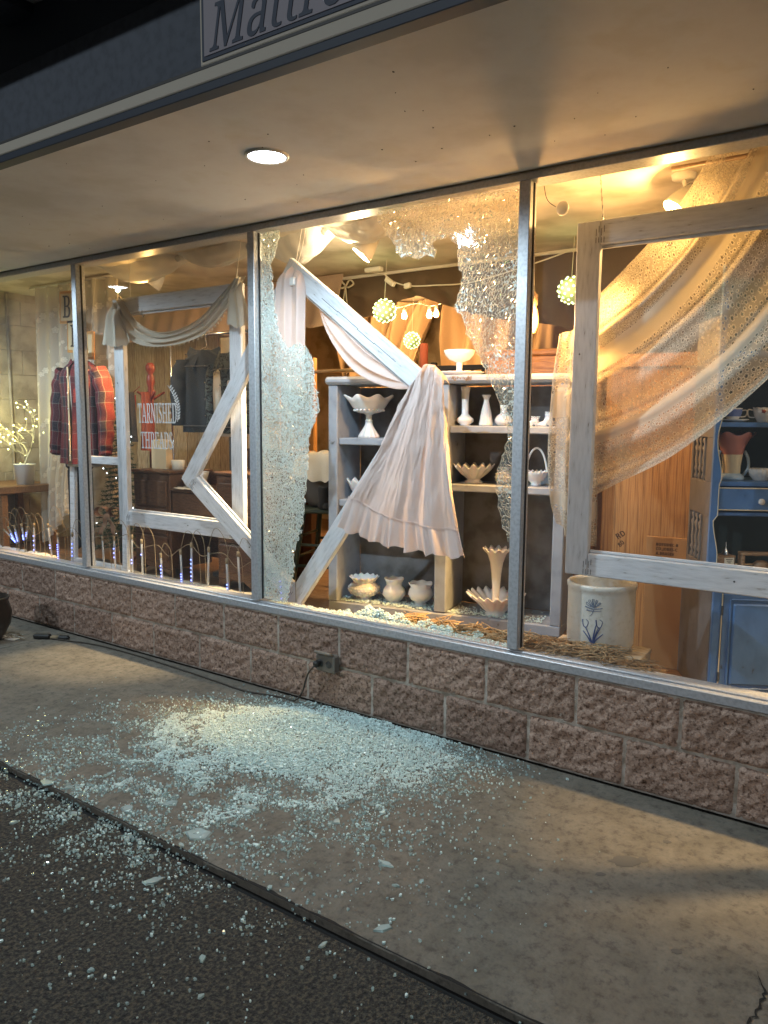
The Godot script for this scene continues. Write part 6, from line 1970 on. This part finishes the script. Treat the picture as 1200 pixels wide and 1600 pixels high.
func build_lamps() -> void:
	var dir := Vector3(-0.50, -0.80, 0.17)
	track_head(-4.27, "ceiling spot lamp over the scarf draped frame", M.spot_face, WARM, 9.0, dir)
	track_head(-2.53, "ceiling spot lamp seen through the hole in the smashed window", M.spot_face_cool, Color(1.0, 0.88, 0.68), 18.0, dir)
	track_head(-0.90, "ceiling spot lamp shining behind the lace curtain top rail", M.spot_face, WARM, 20.0, dir)
	track_head(0.78, "ceiling spot lamp past the hutch, beyond the lace curtain", M.spot_face, Color(1.0, 0.84, 0.6), 13.0, Vector3(-0.42, -0.80, 0.20))
	# light globes of green leds
	for q in [[Vector3(-2.91, 2.126, -1.25), 0.072, "larger green light globe hanging above the bookcase"], [Vector3(-3.12, 2.006, -1.9), 0.058, "smaller green light globe hanging far back over the bookcase"], [Vector3(-1.675, 2.154, -1.3), 0.072, "green light globe half hidden behind the near frame"]]:
		var t := thing("light_globe", q[2], "light globe", q[0], 0.0, "green light globes")
		obj("shell", ball(q[1], 24), M.ball_green, t)
		for i in 60:
			var y := 1.0 - 2.0 * (i + 0.5) / 60.0
			var rr := sqrt(1.0 - y * y)
			obj("led", ball(q[1] * 0.105, 6), M.ball_led, t, Vector3(cos(i * 2.399) * rr, y, sin(i * 2.399) * rr) * q[1])
		obj("cord", tube([Vector3(0, q[1], 0), Vector3(0, CEIL_Y - q[0].y, -0.02)], 0.0018, 5), M.string_white, t)
		omni(t, Vector3(0, 0, q[1] + 0.05), Color(0.8, 1.0, 0.6), 0.02, 0.05)
	# filament bulbs on a string
	var bulbs := [[Vector3(-3.50, 2.269, -2.2), "bulb hidden behind the light globe"], [Vector3(-3.387, 2.26, -2.2), "second bulb of the string"], [Vector3(-3.16, 2.252, -2.2), "third bulb of the string"], [Vector3(-3.095, 2.256, -2.2), "endmost bulb of the string"]]
	for q in bulbs:
		var t := thing("string_bulb", "%s above the burlap curtain" % q[1], "light bulb", q[0], 0.0, "string of filament bulbs")
		obj("glass", lathe([[0.0, -0.055], [0.015, -0.05], [0.022, -0.032], [0.016, -0.008], [0.011, 0.0]], 20), M.filament, t)
		obj("socket", lathe([[0.013, 0.0], [0.015, 0.01], [0.013, 0.035], [0.0, 0.037]], 16), M.black_plastic, t)
		omni(t, Vector3(0, -0.03, 0.05), Color(1.0, 0.76, 0.48), 0.95, 0.03)
	cord([Vector3(-3.75, 2.42, -2.2), Vector3(-3.50, 2.305, -2.2), Vector3(-3.28, 2.32, -2.2), Vector3(-3.09, 2.295, -2.2), Vector3(-2.7, 2.42, -2.2)], 0.004, M.black_plastic, "bulb_string_cord", "black cord of the filament bulb string", "cord", "wires")
	# cage pendant with a long filament bulb
	var e := thing("pendant_bulb", "long glowing filament bulb hanging beside the mullion", "light bulb", Vector3(-1.537, 1.90, -0.5))
	obj("bulb", lathe([[0.0, -0.066], [0.012, -0.062], [0.024, -0.03], [0.026, 0.0], [0.02, 0.04], [0.012, 0.06]], 24), M.filament, e)
	obj("socket", lathe([[0.014, 0.06], [0.02, 0.065], [0.02, 0.11], [0.006, 0.125], [0.0, 0.125]], 20), M.wood_toy, e)
	obj("cord", tube([Vector3(0, 0.12, 0), Vector3(-0.006, 0.55, 0)], 0.002, 5), M.string_white, e)
	omni(e, Vector3(0, -0.02, 0.06), Color(1.0, 0.74, 0.44), 0.6, 0.03)


func build_back_room() -> void:
	# pale gathered cloth under the ceiling
	var defs := [["white gathered ceiling swag bulging above the tilted frame", -2.93, 0.21, 0.165, -0.42, M.sheer_white], ["loose white ceiling swag beside the centre spot lamp", -2.50, 0.20, 0.095, -0.46, M.sheer_white], ["cream ceiling swag over the scarf draped frame", -4.30, 0.36, 0.13, -0.45, M.sheer_white], ["thin ceiling swag beside the mullion of the second window", -3.60, 0.28, 0.10, -0.45, M.sheer_white]]
	for q in defs:
		var t := thing("ceiling_swag", q[0], "swag", Vector3(q[1], CEIL_Y - 0.004, q[4]), 0.0, "gathered cloth under the ceiling")
		var rows := []
		for j in 7:
			var f := j / 6.0
			var row := []
			for i in 7:
				var g_ := i / 6.0
				row.append(Vector3((g_ - 0.5) * 2.0 * q[2], -q[3] * pow(maxf(sin(PI * g_), 0.0), 0.6) * pow(sin(PI * clampf(f, 0.03, 0.97)), 0.6), (f - 0.5) * 0.24))
			rows.append(row)
		obj("cloth", drape(rows, 60, 40, func(u, v): return Vector3(0, 0.004 * sin(v * 23.0 + 5.0 * u) * sin(PI * u), 0.007 * sin(u * 27.0 + 3.0 * v)), Vector2(2, 2)), q[5], t)
		obj("knot", ball(0.022, 12), q[5], t, Vector3(q[2], -0.016, 0))
	# brown drape across the back, hung in swags from the ceiling
	var d := thing("brown_drape", "dark brown cloth swagged across the back under the ceiling", "drape")
	var hem := [Vector2(-4.36, 2.35), Vector2(-4.09, 2.29), Vector2(-3.72, 2.16), Vector2(-3.45, 2.14), Vector2(-3.14, 2.20), Vector2(-2.93, 2.27), Vector2(-2.68, 2.19), Vector2(-2.43, 2.11), Vector2(-2.16, 2.05), Vector2(-1.95, 2.02), Vector2(-1.74, 1.95), Vector2(-1.51, 1.79), Vector2(-1.25, 1.64), Vector2(-0.8, 1.5), Vector2(-0.2, 1.4)]
	var rows2 := []
	for j in 5:
		var f := j / 4.0
		var row := []
		for q in hem: row.append(Vector3(q.x, lerpf(2.445, q.y, f), -1.62 + 0.06 * sin(PI * f)))
		rows2.append(row)
	obj("cloth", drape(rows2, 180, 40, func(u, v): return Vector3(0, 0.02 * sin(u * 60.0 - v * 5.0) * v * (1.0 - v), 0.028 * sin(u * 70.0 - v * 7.0) * v + 0.012 * sin(u * 150.0 + v * 3.0) * v), Vector2(9, 2)), M.drape_brown, d)
	obj("rail", box(Vector3(4.2, 0.02, 0.02), 0.003), M.white_plastic, d, Vector3(-2.25, 2.438, -1.60))
	# burlap curtains at the very back
	var defs2 := [[-4.5, -3.42, -2.75, 0.5, "gathered burlap curtain tied back behind the bookcase"], [-3.44, -1.9, -2.9, 0.0, "flat burlap cloth covering the back wall"]]
	for q in defs2:
		var t := thing("burlap_curtain", q[4], "curtain", Vector3.ZERO, 0.0, "burlap at the back of the shop")
		var rows := []
		for j in 6:
			var f := j / 5.0
			var row := []
			for i in 7:
				var g_ := i / 6.0
				var x := lerpf(q[0], q[1], g_)
				if q[3] > 0.0: x = lerpf(x, q[0] + 0.25 + 0.2 * g_, q[3] * sin(PI * clampf(f * 0.9, 0, 1)))
				row.append(Vector3(x, lerpf(2.43, 0.4, f), q[2]))
			rows.append(row)
		obj("cloth", drape(rows, 110, 40, func(u, v): return Vector3(0, 0, 0.06 * sin(u * 30.0 + v * 3.0 + 2.0 * sin(v * 5.0)) + 0.025 * sin(u * 77.0 + v * 8.0)), Vector2(5, 6)), M.burlap, t)
	# power strip cord under the ceiling
	cord([Vector3(-3.22, 2.44, -1.49), Vector3(-3.09, 2.41, -1.49), Vector3(-3.01, 2.355, -1.49), Vector3(-2.88, 2.314, -1.49), Vector3(-2.68, 2.30, -1.49), Vector3(-2.4, 2.295, -1.49), Vector3(-1.99, 2.364, -1.49), Vector3(-1.735, 2.42, -1.49)], 0.0045, M.white_plastic, "extension_lead", "white extension lead looping in front of the brown drape", "cord", "wires")
	for q in [[-3.02, 2.35, -0.6, 0.085, "white plug block on the extension lead by the globe cord"], [-2.88, 2.312, 0.15, 0.05, "small white plug at the lowest loop of the lead"]]:
		var p := obj("plug_block", box(Vector3(q[3], 0.034, 0.03), 0.006), M.white_plastic, null, Vector3(q[0], q[1], -1.47), Vector3(0, 0, q[2]))
		meta(p, q[4], "plug", "plugs on the extension lead")
	var sm := obj("ceiling_outlet", box(Vector3(0.13, 0.03, 0.05), 0.006), M.white_plastic, null, Vector3(-3.12, 2.432, -1.42))
	meta(sm, "white ceiling outlet box above the larger light globe", "outlet")
	# pale bow pinned on the drape
	var bw := thing("ribbon_bow", "pale ribbon bow pinned on the brown drape", "bow", Vector3(-3.42, 2.36, -1.50))
	for s in [-1, 1]:
		obj("loop", tube(curve([Vector3(0, 0, 0), Vector3(s * 0.04, 0.04, 0.01), Vector3(s * 0.075, 0.01, 0.01), Vector3(s * 0.03, -0.01, 0.01), Vector3(0, 0, 0)], 20), 0.007, 6), M.cloth_cream, bw)
		obj("ribbon_end", tube(curve([Vector3(0, 0, 0.004), Vector3(s * 0.012, -0.08, 0.01), Vector3(s * 0.025 - 0.01, -0.17, 0.0)], 12), 0.006, 5), M.cloth_cream, bw)
	# clothes rack with wooden hangers far back
	var rk := thing("hanger_rack", "wooden rack with empty hangers behind the bookcase", "rack", Vector3(-3.35, FLOOR_Y, -1.55))
	obj("bar", tube([Vector3(-0.42, 1.42, 0), Vector3(0.55, 1.42, 0)], 0.013, 8), M.wood_pale, rk)
	for x in [-0.42, 0.55]: obj("post", box(Vector3(0.05, 1.52, 0.05), 0.005), M.wood_tan, rk, Vector3(x, 0.762, 0))
	for k in 6:
		var hx := -0.1 + k * 0.085
		var hn := obj("hanger", tube(curve([Vector3(0, -0.13, -0.14), Vector3(0, -0.06, -0.02), Vector3(0, -0.06, 0.02), Vector3(0, -0.13, 0.14)], 16), 0.008, 6), M.wood_pale, rk, Vector3(hx, 1.42, 0), Vector3(0, 0.2 * (k % 3) - 0.1, 0))
		obj("hook", tube([Vector3(0, -0.06, 0), Vector3(0, 0.008, 0)], 0.002, 5), M.steel, hn)
	# orange bottle and dark rail behind the compote
	var bt := thing("orange_candle", "tall orange taper candle behind the bookcase top", "candle", Vector3(-2.575, FLOOR_Y, -1.2))
	obj("stand", lathe([[0.0, 0.0], [0.09, 0.0], [0.09, 0.02], [0.02, 0.05], [0.018, 1.32], [0.04, 1.34], [0.04, 1.36], [0.0, 1.36]], 20), M.wood_dark, bt)
	obj("wax", lathe([[0.0, 1.358], [0.026, 1.358], [0.026, 1.53], [0.02, 1.54], [0.0, 1.54]], 20), M.cloth_orange, bt)
	var rl := thing("slat_headboard", "dark slatted headboard behind the compote on the bookcase", "headboard", Vector3(-2.28, FLOOR_Y, -1.22), 0.1)
	for x in [-0.22, 0.22]: obj("post", box(Vector3(0.035, 1.42, 0.035), 0.004), M.black_cloth, rl, Vector3(x, 0.7105, 0))
	for y in [1.30, 1.385]: obj("rail", box(Vector3(0.404, 0.03, 0.024), 0.004), M.black_cloth, rl, Vector3(0, y, 0))
	for k in 6: obj("slat", box(Vector3(0.02, 0.054, 0.014), 0.002), M.black_cloth, rl, Vector3(-0.17 + k * 0.068, 1.3425, 0))
	# small fittings by the mullion of the near window
	var se := thing("window_sensor", "small white round sensor hanging by the mullion of the near window", "sensor", Vector3(-1.285, 2.295, -0.2))
	obj("puck", lathe([[0.0, -0.008], [0.026, -0.008], [0.03, 0.0], [0.026, 0.008], [0.0, 0.009]], 24), M.white_plastic, se, Vector3.ZERO, Vector3(PI / 2, 0, 0.3))
	obj("wire", tube(curve([Vector3(-0.03, 0.01, 0), Vector3(-0.06, 0.045, 0.03), Vector3(-0.068, 0.155, 0.06)], 12), 0.0015, 4), M.dark_grey, se)


# ---------------------------------------------------------------- small things on the pavement and wall
func build_street_things() -> void:
	var b := thing("outlet_box", "grey weatherproof outlet box on the block wall", "outlet", Vector3(-2.335, 0.235, 0.012))
	obj("box", box(Vector3(0.115, 0.085, 0.05), 0.006), M.outlet_grey, b, Vector3(0, 0, 0.022))
	obj("cover", box(Vector3(0.105, 0.014, 0.04), 0.004), M.outlet_grey, b, Vector3(0, 0.052, 0.05), Vector3(-0.5, 0, 0))
	for s in [-1, 1]:
		obj("knockout", lathe([[0.0, 0.004], [0.015, 0.004], [0.019, 0.0]], 20), M.dark_grey, b, Vector3(s * 0.026, 0, 0.047), Vector3(PI / 2, 0, 0))
	obj("plug", box(Vector3(0.03, 0.03, 0.04), 0.006), M.black_plastic, b, Vector3(-0.03, 0.0, 0.068))
	cord([Vector3(-2.365, 0.233, 0.095), Vector3(-2.39, 0.19, 0.12), Vector3(-2.46, 0.07, 0.085), Vector3(-2.53, 0.008, 0.065), Vector3(-2.64, 0.006, 0.07), Vector3(-2.83, 0.006, 0.11), Vector3(-3.03, 0.006, 0.10), Vector3(-3.24, 0.006, 0.085), Vector3(-3.55, 0.006, 0.07), Vector3(-3.87, 0.006, 0.06), Vector3(-4.2, 0.006, 0.075), Vector3(-4.42, 0.006, 0.13), Vector3(-4.53, 0.008, 0.165)], 0.0045, M.cord_brown, "power_cord", "brown power cord running along the foot of the wall from the outlet", "cord", "")
	var p := thing("plug_adapter", "black plug adapter at the far end of the brown cord", "plug", Vector3(-4.60, 0.0005, 0.185), 0.5)
	obj("block", box(Vector3(0.11, 0.03, 0.045), 0.008), M.black_plastic, p, Vector3(0, 0.0155, 0))
	obj("tail", box(Vector3(0.05, 0.022, 0.03), 0.006), M.wire_brown, p, Vector3(0.085, 0.0115, 0.004))
	obj("second_block", box(Vector3(0.07, 0.026, 0.04), 0.008), M.black_plastic, p, Vector3(0.15, 0.0135, 0.008))
	var w := thing("plastic_scrap", "crumpled clear plastic scrap on the sidewalk by the planter", "litter", Vector3(-4.74, 0.001, 0.31), 0.3)
	var r := RandomNumberGenerator.new()
	r.seed = 14
	var st := begin()
	for i in 14:
		var q := Vector3(r.randf_range(-0.06, 0.06), r.randf_range(0.004, 0.03), r.randf_range(-0.03, 0.03))
		tri(st, q, q + Vector3(r.randf_range(0.02, 0.05), r.randf_range(-0.004, 0.015), r.randf_range(-0.02, 0.02)), q + Vector3(r.randf_range(-0.02, 0.02), r.randf_range(0.0, 0.02), r.randf_range(0.015, 0.04)))
	add_box(st, Vector3(0.08, 0.003, 0.05), Vector3(0, 0.002, 0), 0.001)
	obj("film", done(st), M.white_plastic, w)
	# dark glazed planter at the edge of the view
	var u := thing("glazed_planter", "dark glazed planter with white fairy lights at the edge of the view", "planter", Vector3(-4.87, 0.0, 0.41))
	obj("pot", lathe([[0.0, 0.0], [0.10, 0.0], [0.105, 0.015], [0.15, 0.10], [0.16, 0.18], [0.14, 0.25], [0.15, 0.275], [0.142, 0.28], [0.125, 0.25], [0.0, 0.23]], 40), M.pottery_dark, u)
	for k in 5: obj("fairy_light", ball(0.008, 8), M.fairy_white, u, Vector3(0.10 + 0.012 * k, 0.30 - 0.05 * k + 0.03 * (k % 2), 0.12 - 0.012 * k))
	obj("light_wire", tube(curve([Vector3(0.08, 0.28, 0.1), Vector3(0.13, 0.27, 0.1), Vector3(0.155, 0.18, 0.07), Vector3(0.16, 0.1, 0.06)], 16), 0.002, 5), M.cord_brown, u)


func _ready() -> void:
	set_view()
	make_materials()
	build_downlights()
	build_street_lamp()
	build_lamps()
	build_ground()
	build_block_wall()
	build_storefront()
	build_canopy()
	build_room()
	build_back_room()
	build_bookcase()
	build_hutch()
	build_panels()
	build_vanity()
	build_frames()
	build_pink_scarf()
	build_frame_scarf()
	build_curtain_west()
	build_lace()
	build_clothes()
	build_shirt()
	build_tree()
	build_small_frame()
	build_branch_tree()
	build_stool()
	build_crock()
	build_glassware()
	build_straw()
	build_meteor_lights()
	build_street_things()
	build_crazed_panes()
	build_crumbs()
